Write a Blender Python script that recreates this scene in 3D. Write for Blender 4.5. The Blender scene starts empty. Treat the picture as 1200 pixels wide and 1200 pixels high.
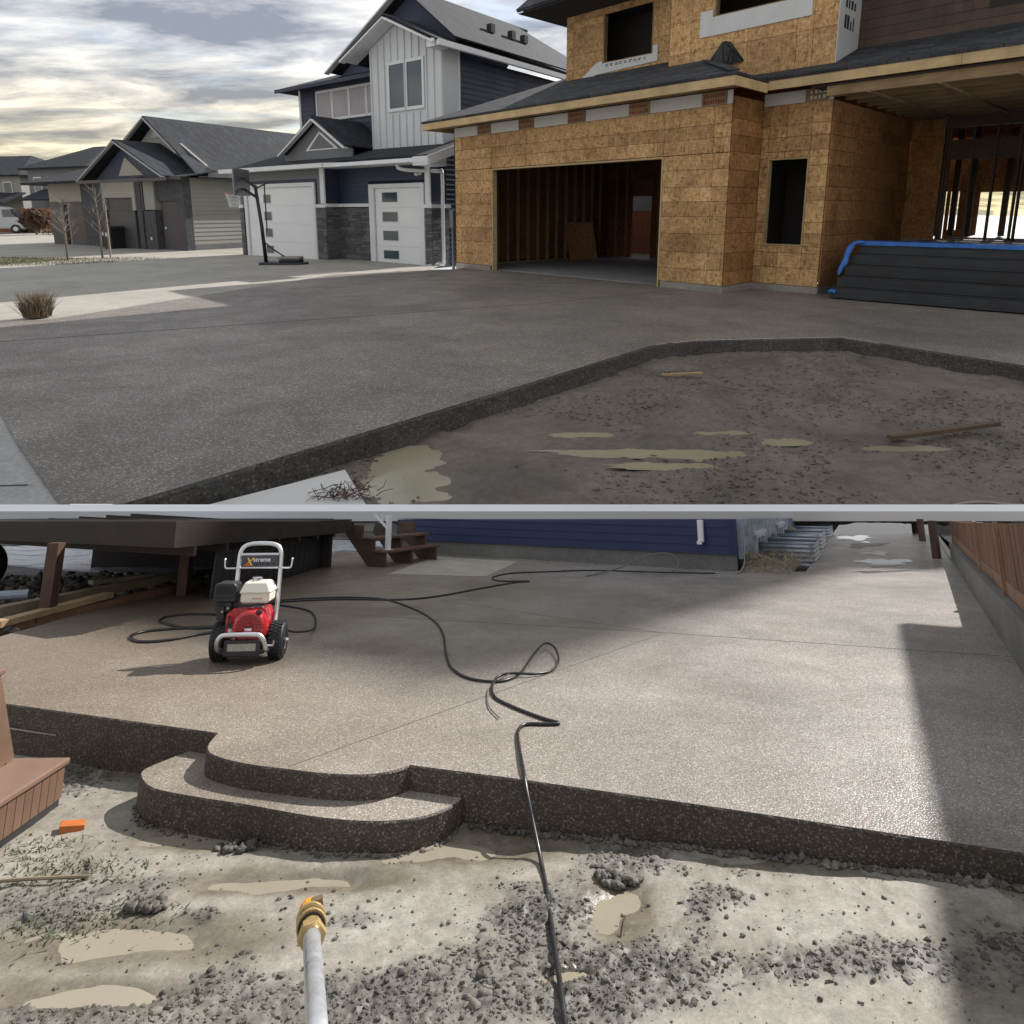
import bpy, math, random
import numpy as np
from mathutils import Matrix, Vector
random.seed(7); rng = np.random.default_rng(7)
SC = bpy.context.scene
COL = SC.collection

# ---------------------------------------------------------------- camera, sky, sun, exposure
# Two places are in the picture: a street of houses on a raised terrace behind, and a back yard on the
# slope that falls away in front of it.  S = size of the street place (everything in it, distances too).
S = 6.0
CAM_Z = 1.5 * S
PITCH = math.radians(11.098)          # camera looks this far below level
TILT = math.radians(23.533)           # slope of the back yard
cam = bpy.data.cameras.new('camera'); co = bpy.data.objects.new('camera', cam); COL.objects.link(co)
cam.sensor_width = 36; cam.lens = 780 / 1200 * 36; cam.shift_y = -200 / 1200
cam.clip_start = 0.05; cam.clip_end = 6000
co.location = (0, 0, CAM_Z); co.rotation_euler = (math.pi / 2 - PITCH, 0, 0)
SC.camera = co

SUN_AZ = math.radians(39.0)           # to the right of straight ahead
SUN_EL = math.radians(29.0)
SUN_STRENGTH = 4.8
SKY_STRENGTH = 0.12
w = bpy.data.worlds.new('World'); SC.world = w; w.use_nodes = True
nt = w.node_tree; nt.nodes.clear()
def wn(t, **k):
    n = nt.nodes.new(t)
    for a, b in k.items(): setattr(n, a, b)
    return n
sky = wn('ShaderNodeTexSky', sky_type='NISHITA', sun_disc=False, sun_elevation=SUN_EL, sun_rotation=SUN_AZ, dust_density=2.0, air_density=1.0)
tc = wn('ShaderNodeTexCoord'); sep = wn('ShaderNodeSeparateXYZ'); nt.links.new(tc.outputs['Generated'], sep.inputs[0])
def wmath(op, a, b=None):
    n = wn('ShaderNodeMath', operation=op)
    for i, v in enumerate((a, b)):
        if v is None: continue
        if isinstance(v, (int, float)): n.inputs[i].default_value = v
        else: nt.links.new(v, n.inputs[i])
    return n.outputs[0]
zz = wmath('ADD', wmath('MAXIMUM', sep.outputs['Z'], 0.0), 0.10)
px_, py_ = wmath('DIVIDE', sep.outputs['X'], zz), wmath('DIVIDE', sep.outputs['Y'], zz)
cmb = wn('ShaderNodeCombineXYZ'); nt.links.new(px_, cmb.inputs[0]); nt.links.new(py_, cmb.inputs[1])
mp = wn('ShaderNodeMapping'); mp.inputs['Rotation'].default_value = (0, 0, 0.5); mp.inputs['Scale'].default_value = (0.75, 1.25, 1); mp.inputs['Location'].default_value = (2.3, 0.7, 0)
nt.links.new(cmb.outputs[0], mp.inputs[0])
n1 = wn('ShaderNodeTexNoise'); n1.inputs['Scale'].default_value = 0.9; n1.inputs['Detail'].default_value = 9; n1.inputs['Roughness'].default_value = 0.58; n1.inputs['Distortion'].default_value = 0.5
n2 = wn('ShaderNodeTexNoise'); n2.inputs['Scale'].default_value = 1.7; n2.inputs['Detail'].default_value = 8; n2.inputs['Roughness'].default_value = 0.6; n2.inputs['Distortion'].default_value = 0.3
nt.links.new(mp.outputs[0], n1.inputs['Vector']); nt.links.new(mp.outputs[0], n2.inputs['Vector'])
cov = wn('ShaderNodeValToRGB'); e = cov.color_ramp.elements
e[0].position = 0.33; e[0].color = (0, 0, 0, 1); e[1].position = 0.46; e[1].color = (1, 1, 1, 1)
nt.links.new(n1.outputs['Fac'], cov.inputs[0])
ccol = wn('ShaderNodeValToRGB'); e = ccol.color_ramp.elements
e[0].position = 0.39; e[0].color = (0.20, 0.225, 0.27, 1); e[1].position = 0.70; e[1].color = (0.84, 0.825, 0.78, 1)
el = ccol.color_ramp.elements.new(0.52); el.color = (0.42, 0.435, 0.46, 1)
nt.links.new(n2.outputs['Fac'], ccol.inputs[0])
# thin warm clouds low over the horizon
hz = wn('ShaderNodeMapRange'); hz.inputs['From Min'].default_value = 0.02; hz.inputs['From Max'].default_value = 0.20; hz.inputs['To Min'].default_value = 1; hz.inputs['To Max'].default_value = 0
nt.links.new(sep.outputs['Z'], hz.inputs['Value'])
warm = wn('ShaderNodeMix', data_type='RGBA', blend_type='MULTIPLY'); nt.links.new(hz.outputs[0], warm.inputs['Factor'])
nt.links.new(ccol.outputs[0], warm.inputs['A']); warm.inputs['B'].default_value = (1.22, 1.0, 0.60, 1)
CLOUD_GAIN = 9.6
cg = wn('ShaderNodeMix', data_type='RGBA', blend_type='MULTIPLY'); cg.inputs['Factor'].default_value = 1
nt.links.new(warm.outputs['Result'], cg.inputs['A']); cg.inputs['B'].default_value = (CLOUD_GAIN,) * 3 + (1,)
mx = wn('ShaderNodeMix', data_type='RGBA'); nt.links.new(cov.outputs[0], mx.inputs['Factor'])
nt.links.new(sky.outputs[0], mx.inputs['A']); nt.links.new(cg.outputs['Result'], mx.inputs['B'])
gm = wn('ShaderNodeMapRange'); gm.inputs['From Min'].default_value = -0.03; gm.inputs['From Max'].default_value = 0.0; gm.inputs['To Min'].default_value = 0; gm.inputs['To Max'].default_value = 1
nt.links.new(sep.outputs['Z'], gm.inputs['Value'])                    # below the horizon: pale land
gmx = wn('ShaderNodeMix', data_type='RGBA'); nt.links.new(gm.outputs[0], gmx.inputs['Factor']); gmx.inputs['A'].default_value = (4.6, 4.6, 4.7, 1); nt.links.new(mx.outputs['Result'], gmx.inputs['B'])
bg = wn('ShaderNodeBackground'); bg.inputs['Strength'].default_value = SKY_STRENGTH
nt.links.new(gmx.outputs['Result'], bg.inputs['Color'])
out = wn('ShaderNodeOutputWorld'); nt.links.new(bg.outputs[0], out.inputs['Surface'])

sd = bpy.data.lights.new('sun', 'SUN'); sd.energy = SUN_STRENGTH; sd.angle = math.radians(0.5); sd.color = (1.0, 0.965, 0.925)
so = bpy.data.objects.new('sun', sd); COL.objects.link(so)
sdir = Vector((math.sin(SUN_AZ) * math.cos(SUN_EL), math.cos(SUN_AZ) * math.cos(SUN_EL), math.sin(SUN_EL)))
so.rotation_euler = sdir.to_track_quat('Z', 'Y').to_euler(); so.location = (60, 70, 80)
vs = SC.view_settings; vs.view_transform = 'Standard'; vs.look = 'None'; vs.exposure = 0.55; vs.gamma = 1; vs.use_curve_mapping = False

# ---------------------------------------------------------------- mesh helpers
class MB:
    """Collects shapes; build() links them as one mesh object."""
    def __init__(s, unit=None): s.v = []; s.f = []; s.u = UNIT if unit is None else unit
    def add(s, vs_, fs):
        b = len(s.v); s.v += [tuple(p) for p in vs_]; s.f += [tuple(i + b for i in f) for f in fs]; return s
    def box(s, x0, x1, y0, y1, z0, z1, m=None):
        p = [(x, y, z) for z in (z0, z1) for y in (y0, y1) for x in (x0, x1)]
        if m is not None: p = [tuple(m @ Vector(q)) for q in p]
        return s.add(p, [(0, 2, 3, 1), (4, 5, 7, 6), (0, 1, 5, 4), (2, 6, 7, 3), (0, 4, 6, 2), (1, 3, 7, 5)])
    def prism(s, poly, lo, hi, axis='z'):
        """polygon extruded along axis; poly points are the two other coordinates"""
        n = len(poly)
        def P(a, b, c): return {'z': (a, b, c), 'y': (a, c, b), 'x': (c, a, b)}[axis]
        v = [P(a, b, lo) for a, b in poly] + [P(a, b, hi) for a, b in poly]
        return s.add(v, [tuple(range(n))[::-1], tuple(range(n, 2 * n))] + [(i, (i + 1) % n, n + (i + 1) % n, n + i) for i in range(n)])
    def prism2(s, poly, zlo, zhi):
        """polygon with lists of lower and upper heights"""
        n = len(poly)
        v = [(p[0], p[1], zlo[i]) for i, p in enumerate(poly)] + [(p[0], p[1], zhi[i]) for i, p in enumerate(poly)]
        return s.add(v, [tuple(range(n))[::-1], tuple(range(n, 2 * n))] + [(i, (i + 1) % n, n + (i + 1) % n, n + i) for i in range(n)])
    def beam(s, a, b, wd, ht, up=(0, 0, 1)):
        """rectangular bar from a to b"""
        a, b = Vector(a), Vector(b); t = (b - a).normalized(); r = t.cross(Vector(up))
        r = r.normalized() if r.length > 1e-6 else Vector((1, 0, 0)); q = r.cross(t)
        v = [c + r * (wd / 2 * i) + q * (ht / 2 * j) for c in (a, b) for i, j in ((-1, -1), (1, -1), (1, 1), (-1, 1))]
        return s.add(v, [(3, 2, 1, 0), (4, 5, 6, 7), (0, 1, 5, 4), (1, 2, 6, 5), (2, 3, 7, 6), (3, 0, 4, 7)])
    def tube(s, pts, r, seg=8, closed=False):
        pts = [Vector(p) for p in pts]; n = len(pts); rs = r if isinstance(r, (list, tuple)) else [r] * n
        ref = Vector((0, 0, 1)); b = len(s.v); prev = None
        for i, p in enumerate(pts):
            t = (pts[min(i + 1, n - 1)] - pts[max(i - 1, 0)]) if not closed else (pts[(i + 1) % n] - pts[i - 1])
            t.normalize()
            if prev is None:
                x = t.cross(ref)
                if x.length < 1e-3: x = t.cross(Vector((1, 0, 0)))
            else: x = prev - t * prev.dot(t)
            x.normalize(); prev = x; y = t.cross(x)
            for k in range(seg):
                a = 2 * math.pi * k / seg; s.v.append(tuple(p + (x * math.cos(a) + y * math.sin(a)) * rs[i]))
        for i in range(n if closed else n - 1):
            j = (i + 1) % n
            for k in range(seg):
                k2 = (k + 1) % seg; s.f.append((b + i * seg + k, b + i * seg + k2, b + j * seg + k2, b + j * seg + k))
        if not closed:
            s.f.append(tuple(b + k for k in range(seg))[::-1]); s.f.append(tuple(b + (n - 1) * seg + k for k in range(seg)))
        return s
    def lathe(s, prof, c=(0, 0, 0), axis='z', seg=20):
        """profile of (radius, height) turned round an axis through c"""
        b = len(s.v); n = len(prof)
        for r, h in prof:
            for k in range(seg):
                a = 2 * math.pi * k / seg; p, q = r * math.cos(a), r * math.sin(a)
                o = {'z': (p, q, h), 'x': (h, p, q), 'y': (q, h, p)}[axis]
                s.v.append((c[0] + o[0], c[1] + o[1], c[2] + o[2]))
        for i in range(n - 1):
            for k in range(seg):
                k2 = (k + 1) % seg; s.f.append((b + i * seg + k, b + i * seg + k2, b + (i + 1) * seg + k2, b + (i + 1) * seg + k))
        s.f.append(tuple(b + k for k in range(seg))[::-1]); s.f.append(tuple(b + (n - 1) * seg + k for k in range(seg)))
        return s
    def mesh(s, name, m, smooth=False, bevel=0):
        me = bpy.data.meshes.new(name)
        me.from_pydata([(x * s.u, y * s.u, z * s.u) for x, y, z in s.v], [], s.f)
        if m: me.materials.append(m)
        if smooth:
            for p in me.polygons: p.use_smooth = True
        me.update(); return me
    def build(s, name, m, parent=None, mat=None, smooth=False, bevel=0, color=None):
        o = bpy.data.objects.new(name, s.mesh(name, m, smooth)); COL.objects.link(o)
        if parent: o.parent = parent
        if mat is not None:
            if parent: o.matrix_local = mat
            else: o.matrix_world = mat
        if bevel:
            b = o.modifiers.new('edge', 'BEVEL'); b.width = bevel * s.u; b.segments = 2; b.limit_method = 'ANGLE'; b.angle_limit = math.radians(40)
        return o
UNIT = 1.0
def tag(o, label=None, cat=None, group=None, kind=None):
    for k, v in (('label', label), ('category', cat), ('group', group), ('kind', kind)):
        if v: o[k] = v
    return o
def thing(name, M, label, cat, group=None):
    o = bpy.data.objects.new(name, None); COL.objects.link(o); o.matrix_world = M; o.empty_display_size = .1
    return tag(o, label, cat, group)
def inst(src, name, parent, loc, scale=(1, 1, 1), rot=(0, 0, 0)):
    """a piece that shares its mesh with its like"""
    o = bpy.data.objects.new(name, src); COL.objects.link(o); o.parent = parent
    o.location = loc; o.scale = scale; o.rotation_euler = rot; return o
def copy_tree(o, parent=None):
    c = o.copy(); COL.objects.link(c)
    if parent: c.parent = parent; c.matrix_parent_inverse = o.matrix_parent_inverse
    for ch in list(o.children): copy_tree(ch, c)
    return c
def st(x, y, z=0, ang=0): return Matrix.Translation((S * x, S * y, S * z)) @ Matrix.Rotation(ang, 4, 'Z')
YM = Matrix.Translation((0, 0, CAM_Z)) @ Matrix.Rotation(-TILT, 4, 'X') @ Matrix.Translation((0, 0, -1.4))
def yd(x, y, z=0, ang=0): return YM @ Matrix.Translation((x, y, z)) @ Matrix.Rotation(ang, 4, 'Z')
def smooth_path(pts, n=6):
    P = [Vector(p) for p in pts]; o = []
    for i in range(len(P) - 1):
        a, b, c, d = P[max(i - 1, 0)], P[i], P[i + 1], P[min(i + 2, len(P) - 1)]
        for k in range(n):
            t = k / n
            o.append(0.5 * ((2 * b) + (c - a) * t + (2 * a - 5 * b + 4 * c - d) * t * t + (3 * b - a - 3 * c + d) * t ** 3))
    return o + [P[-1]]

# ---------------------------------------------------------------- materials
MATS = {}
class NT:
    def __init__(s, name):
        s.m = bpy.data.materials.new(name); s.m.use_nodes = True; s.t = s.m.node_tree; s.t.nodes.clear()
        s.bs = s.n('ShaderNodeBsdfPrincipled'); o = s.n('ShaderNodeOutputMaterial'); s.l(s.bs.outputs[0], o.inputs[0]); MATS[name] = s.m
        s._tc = None
    def n(s, t, **k):
        nd = s.t.nodes.new(t)
        for a, b in k.items(): setattr(nd, a, b)
        return nd
    def l(s, a, b): s.t.links.new(a, b)
    def set(s, i, v):
        i = s.bs.inputs[i]
        if hasattr(v, 'is_linked'): s.l(v, i)
        else: i.default_value = (*v, 1) if isinstance(v, (tuple, list)) and len(v) == 3 else v
    def co(s, scale=1.0, rot=(0, 0, 0), stretch=(1, 1, 1)):
        if s._tc is None: s._tc = s.n('ShaderNodeTexCoord')
        m = s.n('ShaderNodeMapping'); m.inputs['Scale'].default_value = tuple(scale * q for q in stretch); m.inputs['Rotation'].default_value = rot
        s.l(s._tc.outputs['Object'], m.inputs[0]); return m.outputs[0]
    def noise(s, vec, scale, detail=4, rough=.55, dist=0):
        n = s.n('ShaderNodeTexNoise'); n.inputs['Scale'].default_value = scale; n.inputs['Detail'].default_value = detail
        n.inputs['Roughness'].default_value = rough; n.inputs['Distortion'].default_value = dist; s.l(vec, n.inputs['Vector']); return n.outputs['Fac']
    def vor(s, vec, scale, feat='F1'):
        n = s.n('ShaderNodeTexVoronoi', feature=feat); n.inputs['Scale'].default_value = scale; s.l(vec, n.inputs['Vector']); return n
    def ramp(s, fac, stops, interp='LINEAR'):
        r = s.n('ShaderNodeValToRGB'); r.color_ramp.interpolation = interp; e = r.color_ramp.elements
        while len(e) < len(stops): e.new(.5)
        for q, (p, c) in zip(e, stops): q.position = p; q.color = (*c, 1) if len(c) == 3 else c
        s.l(fac, r.inputs[0]); return r.outputs[0]
    def mix(s, fac, a, b, mode='MIX'):
        n = s.n('ShaderNodeMix', data_type='RGBA', blend_type=mode)
        for sock, v in ((n.inputs['Factor'], fac), (n.inputs['A'], a), (n.inputs['B'], b)):
            if hasattr(v, 'is_linked'): s.l(v, sock)
            else: sock.default_value = v if isinstance(v, float) else (*v, 1)
        return n.outputs['Result']
    def math(s, op, a, b=0.0):
        n = s.n('ShaderNodeMath', operation=op)
        for i, v in enumerate((a, b)):
            if hasattr(v, 'is_linked'): s.l(v, n.inputs[i])
            else: n.inputs[i].default_value = v
        return n.outputs[0]
    def bump(s, h, strength=.4, dist=.01):
        b = s.n('ShaderNodeBump'); b.inputs['Strength'].default_value = strength; b.inputs['Distance'].default_value = dist
        s.l(h, b.inputs['Height']); s.l(b.outputs[0], s.bs.inputs['Normal']); return b
    def rnd(s): return s.n('ShaderNodeObjectInfo').outputs['Random']
def plain(name, c, rough=.6, metal=0., var=.12, scale=6., bump=.0, coat=0., per=0.):
    """paint, plastic, metal: a colour with slight wear"""
    t = NT(name); v = t.co(scale); n = t.noise(v, 1.0, 6, .6)
    k = t.ramp(n, [(.3, tuple(x * (1 - var) for x in c)), (.7, tuple(min(1, x * (1 + var)) for x in c))])
    if per: k = t.mix(1.0, k, t.ramp(t.rnd(), [(0, (1 - per,) * 3), (1, (1 + per,) * 3)]), 'MULTIPLY')
    t.set('Base Color', k); t.set('Metallic', metal); t.set('Coat Weight', coat)
    t.set('Roughness', t.ramp(n, [(.3, (max(0, rough - .1),) * 3), (.7, (min(1, rough + .1),) * 3)]))
    if bump: t.bump(n, .5, bump)
    return t.m
def aggregate(name, cols, cell, size=1.0, rough=.55, wet=.35, stain=(.72, 1.12), paste=(.2, .185, .17), patch=1.0, silt_sheen=False):
    """washed concrete with its pebbles showing; cell = pebble spacing"""
    t = NT(name); v = t.co(1 / size)
    a = t.vor(v, 1 / cell); b = t.vor(v, 1 / (cell * .55))
    sepc = t.n('ShaderNodeSeparateColor'); t.l(a.outputs['Color'], sepc.inputs[0])
    peb = t.ramp(sepc.outputs[0], [(i / (len(cols) - 1), c) for i, c in enumerate(cols)])
    sep2 = t.n('ShaderNodeSeparateColor'); t.l(b.outputs['Color'], sep2.inputs[0])
    fine = t.ramp(sep2.outputs[1], [(0, tuple(x * .75 for x in paste)), (1, tuple(x * 1.25 for x in paste))])
    edge = t.ramp(a.outputs['Distance'], [(.30, (1, 1, 1)), (.62, (0, 0, 0))])
    c = t.mix(edge, fine, peb)
    big = t.noise(v, .55 * patch, 6, .6, .4); mid = t.noise(v, 2.3 * patch, 5, .65, .2)
    c = t.mix(1.0, c, t.ramp(big, [(.3, (stain[0],) * 3), (.68, (stain[1], stain[1] * .985, stain[1] * .96))]), 'MULTIPLY')
    c = t.mix(1.0, c, t.ramp(mid, [(.3, (.86, .85, .83)), (.7, (1.1, 1.1, 1.1))]), 'MULTIPLY')
    if silt_sheen:                                                     # left browner with wet silt, right lightened to stand in for sheen
        sx = t.n('ShaderNodeSeparateXYZ'); t.l(t.co(1.0), sx.inputs[0]); g = t.math('ADD', t.math('MULTIPLY', sx.outputs[0], .16), t.math('MULTIPLY', big, 1.1))
        c = t.mix(1.0, c, t.ramp(g, [(.12, (.66, .58, .49)), (.50, (.94, .91, .87)), (.84, (1.20, 1.22, 1.25))]), 'MULTIPLY')
    t.set('Base Color', c)
    wr = t.ramp(t.math('ADD', t.math('MULTIPLY', big, .6), t.math('MULTIPLY', mid, .4)), [(.42, (rough,) * 3), (.62, (wet,) * 3)])
    if silt_sheen: wr = t.mix(t.ramp(g, [(.35, (0, 0, 0)), (.75, (1, 1, 1))]), wr, (.27, .27, .27))
    t.set('Roughness', wr); t.set('Specular IOR Level', .5)
    t.bump(edge, .55, cell * .22 * size)
    return t.m
def wood(name, c, grain=30, var=.3, rough=.7, stretch=(1, 1, .06), per=.12):
    t = NT(name); v = t.co(grain / UNIT, stretch=stretch); n = t.noise(v, 1.0, 6, .65, .6); n2 = t.noise(t.co(3 / UNIT), 1.0, 4, .6)
    k = t.ramp(n, [(.25, tuple(x * (1 - var) for x in c)), (.75, tuple(x * (1 + var * .6) for x in c))])
    k = t.mix(1.0, k, t.ramp(n2, [(.3, (.75,) * 3), (.7, (1.15,) * 3)]), 'MULTIPLY')
    k = t.mix(1.0, k, t.ramp(t.rnd(), [(0, (1 - per,) * 3), (1, (1 + per,) * 3)]), 'MULTIPLY')
    t.set('Base Color', k); t.set('Roughness', rough); t.bump(n, .3, .003 * UNIT); return t.m
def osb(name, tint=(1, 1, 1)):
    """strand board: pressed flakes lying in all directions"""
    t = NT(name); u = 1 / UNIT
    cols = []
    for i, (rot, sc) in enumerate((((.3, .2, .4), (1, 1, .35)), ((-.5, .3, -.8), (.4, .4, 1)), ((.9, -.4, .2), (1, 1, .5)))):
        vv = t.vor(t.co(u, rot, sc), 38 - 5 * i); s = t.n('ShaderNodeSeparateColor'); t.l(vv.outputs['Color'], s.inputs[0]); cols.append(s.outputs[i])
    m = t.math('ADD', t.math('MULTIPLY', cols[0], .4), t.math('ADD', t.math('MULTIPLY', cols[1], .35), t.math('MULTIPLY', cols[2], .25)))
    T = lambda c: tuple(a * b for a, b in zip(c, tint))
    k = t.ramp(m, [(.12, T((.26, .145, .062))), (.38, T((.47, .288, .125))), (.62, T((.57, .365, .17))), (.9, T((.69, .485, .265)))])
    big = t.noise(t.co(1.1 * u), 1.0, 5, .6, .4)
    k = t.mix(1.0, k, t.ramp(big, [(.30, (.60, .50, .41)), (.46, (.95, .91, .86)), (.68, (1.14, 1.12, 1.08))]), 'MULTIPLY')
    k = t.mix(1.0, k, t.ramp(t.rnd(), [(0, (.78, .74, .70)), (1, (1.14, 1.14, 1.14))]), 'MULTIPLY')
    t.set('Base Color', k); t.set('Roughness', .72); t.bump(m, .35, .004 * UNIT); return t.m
def shingle(name, c):
    t = NT(name); u = 1 / UNIT
    b = t.n('ShaderNodeTexBrick', offset=.5); b.inputs['Scale'].default_value = 1; b.inputs['Brick Width'].default_value = .3; b.inputs['Row Height'].default_value = .14
    b.inputs['Mortar Size'].default_value = .008; b.inputs['Color1'].default_value = (.55,) * 3 + (1,); b.inputs['Color2'].default_value = (1.35,) * 3 + (1,); b.inputs['Mortar'].default_value = (.25,) * 3 + (1,)
    t.l(t.co(u), b.inputs['Vector'])
    n = t.noise(t.co(40 * u), 1.0, 3, .7); big = t.noise(t.co(.8 * u), 1, 5, .6)
    k = t.mix(1.0, t.ramp(n, [(.3, tuple(x * .6 for x in c)), (.7, tuple(x * 1.4 for x in c))]), b.outputs['Color'], 'MULTIPLY')
    k = t.mix(1.0, k, t.ramp(big, [(.3, (.8,) * 3), (.7, (1.2,) * 3)]), 'MULTIPLY')
    t.set('Base Color', k); t.set('Roughness', .9); t.bump(b.outputs['Color'], .35, .012 * UNIT); return t.m
def concrete(name, c, size=1.0, rough=.75, var=.16, joints=0):
    t = NT(name); v = t.co(1 / size); a = t.noise(v, .6, 7, .62, .5); b = t.noise(v, 30, 3, .7); d = t.noise(v, 3.2, 5, .6, .3)
    k = t.ramp(a, [(.3, tuple(x * (1 - var) for x in c)), (.7, tuple(x * (1 + var) for x in c))])
    k = t.mix(1.0, k, t.ramp(b, [(.35, (.82,) * 3), (.65, (1.1,) * 3)]), 'MULTIPLY'); k = t.mix(1.0, k, t.ramp(d, [(.3, (.88,) * 3), (.7, (1.08,) * 3)]), 'MULTIPLY')
    t.set('Base Color', k); t.set('Roughness', rough); t.bump(b, .25, .004 * size); return t.m
def glass(name, c, rough=.08):
    t = NT(name); t.set('Base Color', c); t.set('Roughness', rough); t.set('Specular IOR Level', .8)
    n = t.noise(t.co(1.3 / UNIT), 1, 3); t.bump(n, .06, .01 * UNIT); return t.m
def mudmat(name, wet, dry, size=1.0, churn=None, lump=False, wetattr=False):
    t = NT(name); v = t.co(1 / size); a = t.noise(v, 1.4, 8, .62, .6); b = t.noise(v, 14, 6, .7); g = t.noise(v, 70, 4, .7)
    k = t.ramp(a, [(.34, wet), (.62, dry)])
    if churn:
        at = t.n('ShaderNodeAttribute'); at.attribute_name = 'churned'; k = t.mix(at.outputs['Fac'], k, t.ramp(a, [(.34, churn[0]), (.62, churn[1])]))
    if lump:
        gi = t.n('ShaderNodeNewGeometry').outputs['Random Per Island']; k = t.mix(1.0, k, t.ramp(gi, [(0, (.55, .54, .53)), (.6, (1.0, 1.0, .99)), (1, (1.5, 1.47, 1.4))]), 'MULTIPLY')
    k = t.mix(1.0, k, t.ramp(b, [(.3, (.7, .68, .66)), (.7, (1.16, 1.15, 1.12))]), 'MULTIPLY')
    k = t.mix(1.0, k, t.ramp(g, [(.3, (.8,) * 3), (.7, (1.14,) * 3)]), 'MULTIPLY')
    rg = t.ramp(a, [(.36, (.5,) * 3), (.6, (.88,) * 3)])
    if wetattr:
        aw = t.n('ShaderNodeAttribute'); aw.attribute_name = 'wetness'; k = t.mix(1.0, k, t.ramp(aw.outputs['Fac'], [(0, (1, 1, 1)), (.8, (.66, .62, .56))]), 'MULTIPLY'); rg = t.mix(aw.outputs['Fac'], rg, (.28, .28, .28))
    t.set('Base Color', k); t.set('Roughness', rg)
    t.bump(t.math('ADD', b, t.math('MULTIPLY', g, .5)), .22 if wetattr else .6, .02 * size); return t.m

# ================================================================ THE STREET (raised terrace)
UNIT = S
D = (0.6836, -0.7299)                                                # along the front of the unfinished house
ANG_A = math.atan2(D[1], D[0])
osb_bright = osb('strand board'); osb_dark = osb('darker strand board', (.66, .54, .45))  # osb_dark is a darker, browner tint of the same board
osb_in = osb('shade darkened strand board', (.30, .21, .17)); lumber = wood('new lumber', (.52, .37, .19), stretch=(.06, .06, 1)); fascia_m = wood('fascia lumber', (.60, .43, .22), 20, .2, stretch=(.05, 1, 1))  # osb_in: strand board colour darkened to stand in for the garage shade
stud_dark = wood('shade darkened studs', (.11, .08, .058), stretch=(.06, .06, 1)); lumber_dark = wood('shade darkened lumber', (.30, .20, .10), stretch=(.06, .06, 1))  # lumber colours darkened to carry the shade indoors and under roofs
shingle_m = shingle('asphalt shingles', (.048, .051, .058)); shingle_b = shingle('dark grey shingles', (.020, .023, .031))
found_m = concrete('foundation concrete', (.30, .275, .245), S); floor_m = concrete('garage floor concrete', (.27, .26, .25), S)
wrap_m = plain('house wrap', (.62, .62, .62), .6, var=.08, scale=2 / S); redink = plain('red print', (.22, .04, .035), .7); blackink = plain('black print', (.03, .03, .035), .7)
brownsiding = wood('dark brown siding', (.10, .06, .042), 14, .2)
dark_in = plain('dark lining', (.035, .03, .028), .9)  # near-black board for ceilings, partitions, backing and one window panel
white_trim = plain('white trim', (.72, .73, .74), .5, var=.05, scale=2 / S); white_door = plain('white garage door', (.80, .81, .82), .45, var=.04, scale=1.2 / S)
navy = plain('navy siding', (.028, .038, .072), .55, var=.12, scale=1.5 / S, per=.10); greyblue = plain('grey siding', (.15, .155, .165), .6, var=.1, scale=1.5 / S, per=.06)
bb_m = plain('white board siding', (.62, .635, .65), .55, var=.05, scale=1.5 / S, per=.03)
stone_m = plain('grey ledge stone', (.115, .112, .118), .85, var=.35, scale=7 / S, bump=.01 * S, per=.35)
mortar_m = plain('mortar', (.09, .088, .09), .9)
pane_m = glass('window glass', (.09, .11, .13)); pane_pale = plain('pale blinds behind glass', (.36, .32, .34), .18, var=.1, scale=1 / S)
doorpane = glass('garage door glass', (.05, .075, .09))
black_pl = plain('black plastic', (.018, .019, .021), .45, scale=4 / S); black_met = plain('black metal', (.015, .016, .018), .4, scale=4 / S)
tarp_blue = plain('blue tarp', (.03, .16, .52), .4, var=.2, scale=6 / S)
step_m = wood('black stained planks', (.034, .036, .040), 18, .35, stretch=(.06, 1, 1), per=.25)

PEB = [(.055, .045, .04), (.19, .15, .12), (.30, .26, .22), (.12, .095, .08), (.40, .37, .34), (.16, .13, .115), (.085, .08, .08), (.26, .20, .15)]
def scl(k, l): return [tuple(k * a for a in c) for c in l]
agg_drive = aggregate('washed aggregate driveway', scl(1.18, [(.09, .079, .07), (.22, .195, .172), (.34, .304, .268), (.11, .097, .086), (.44, .405, .365), (.19, .168, .146), (.08, .07, .062), (.30, .262, .225)]), .015, S, .62, .45, (.66, 1.26), (.165, .146, .127), .8)
agg_edge = aggregate('driveway edge', scl(.42, PEB), .022, S, .8, .6, (.8, 1.1), (.07, .066, .062))
old_conc = concrete('old pale concrete drive', (.36, .335, .285), S); walk_m = concrete('sidewalk concrete', (.36, .36, .345), S)
dirt_m = mudmat('trodden dirt', (.115, .096, .078), (.21, .178, .145), S); muddy_water = plain('muddy water', (.33, .295, .20), .16, var=.12, scale=1.2 / S)
divider_m = plain('white divider', (.86, .86, .86), .7, var=.02, scale=.2)
asphalt_m = concrete('far street', (.20, .19, .18), S)

# ---- ground sheets
def sheet(name, poly, z, mat, kind='structure', thick=0.0):
    m = MB()
    if thick: m.prism(poly, z - thick, z)
    else: m.add([(x, y, z) for x, y in poly], [tuple(range(len(poly)))])
    return tag(m.build(name, mat, mat=st(0, 0)), kind=kind)
NEAR = 3.24
sheet('ground', [(-190, 30), (190, 30), (190, 420), (-190, 420)], -.42, asphalt_m)
# white divider strip added along the front edge of the terrace
tag(MB().box(-9, 9, NEAR - .08, NEAR, -.056, -.002).build('divider_strip', divider_m, mat=st(0, 0)), kind='structure')
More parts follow.
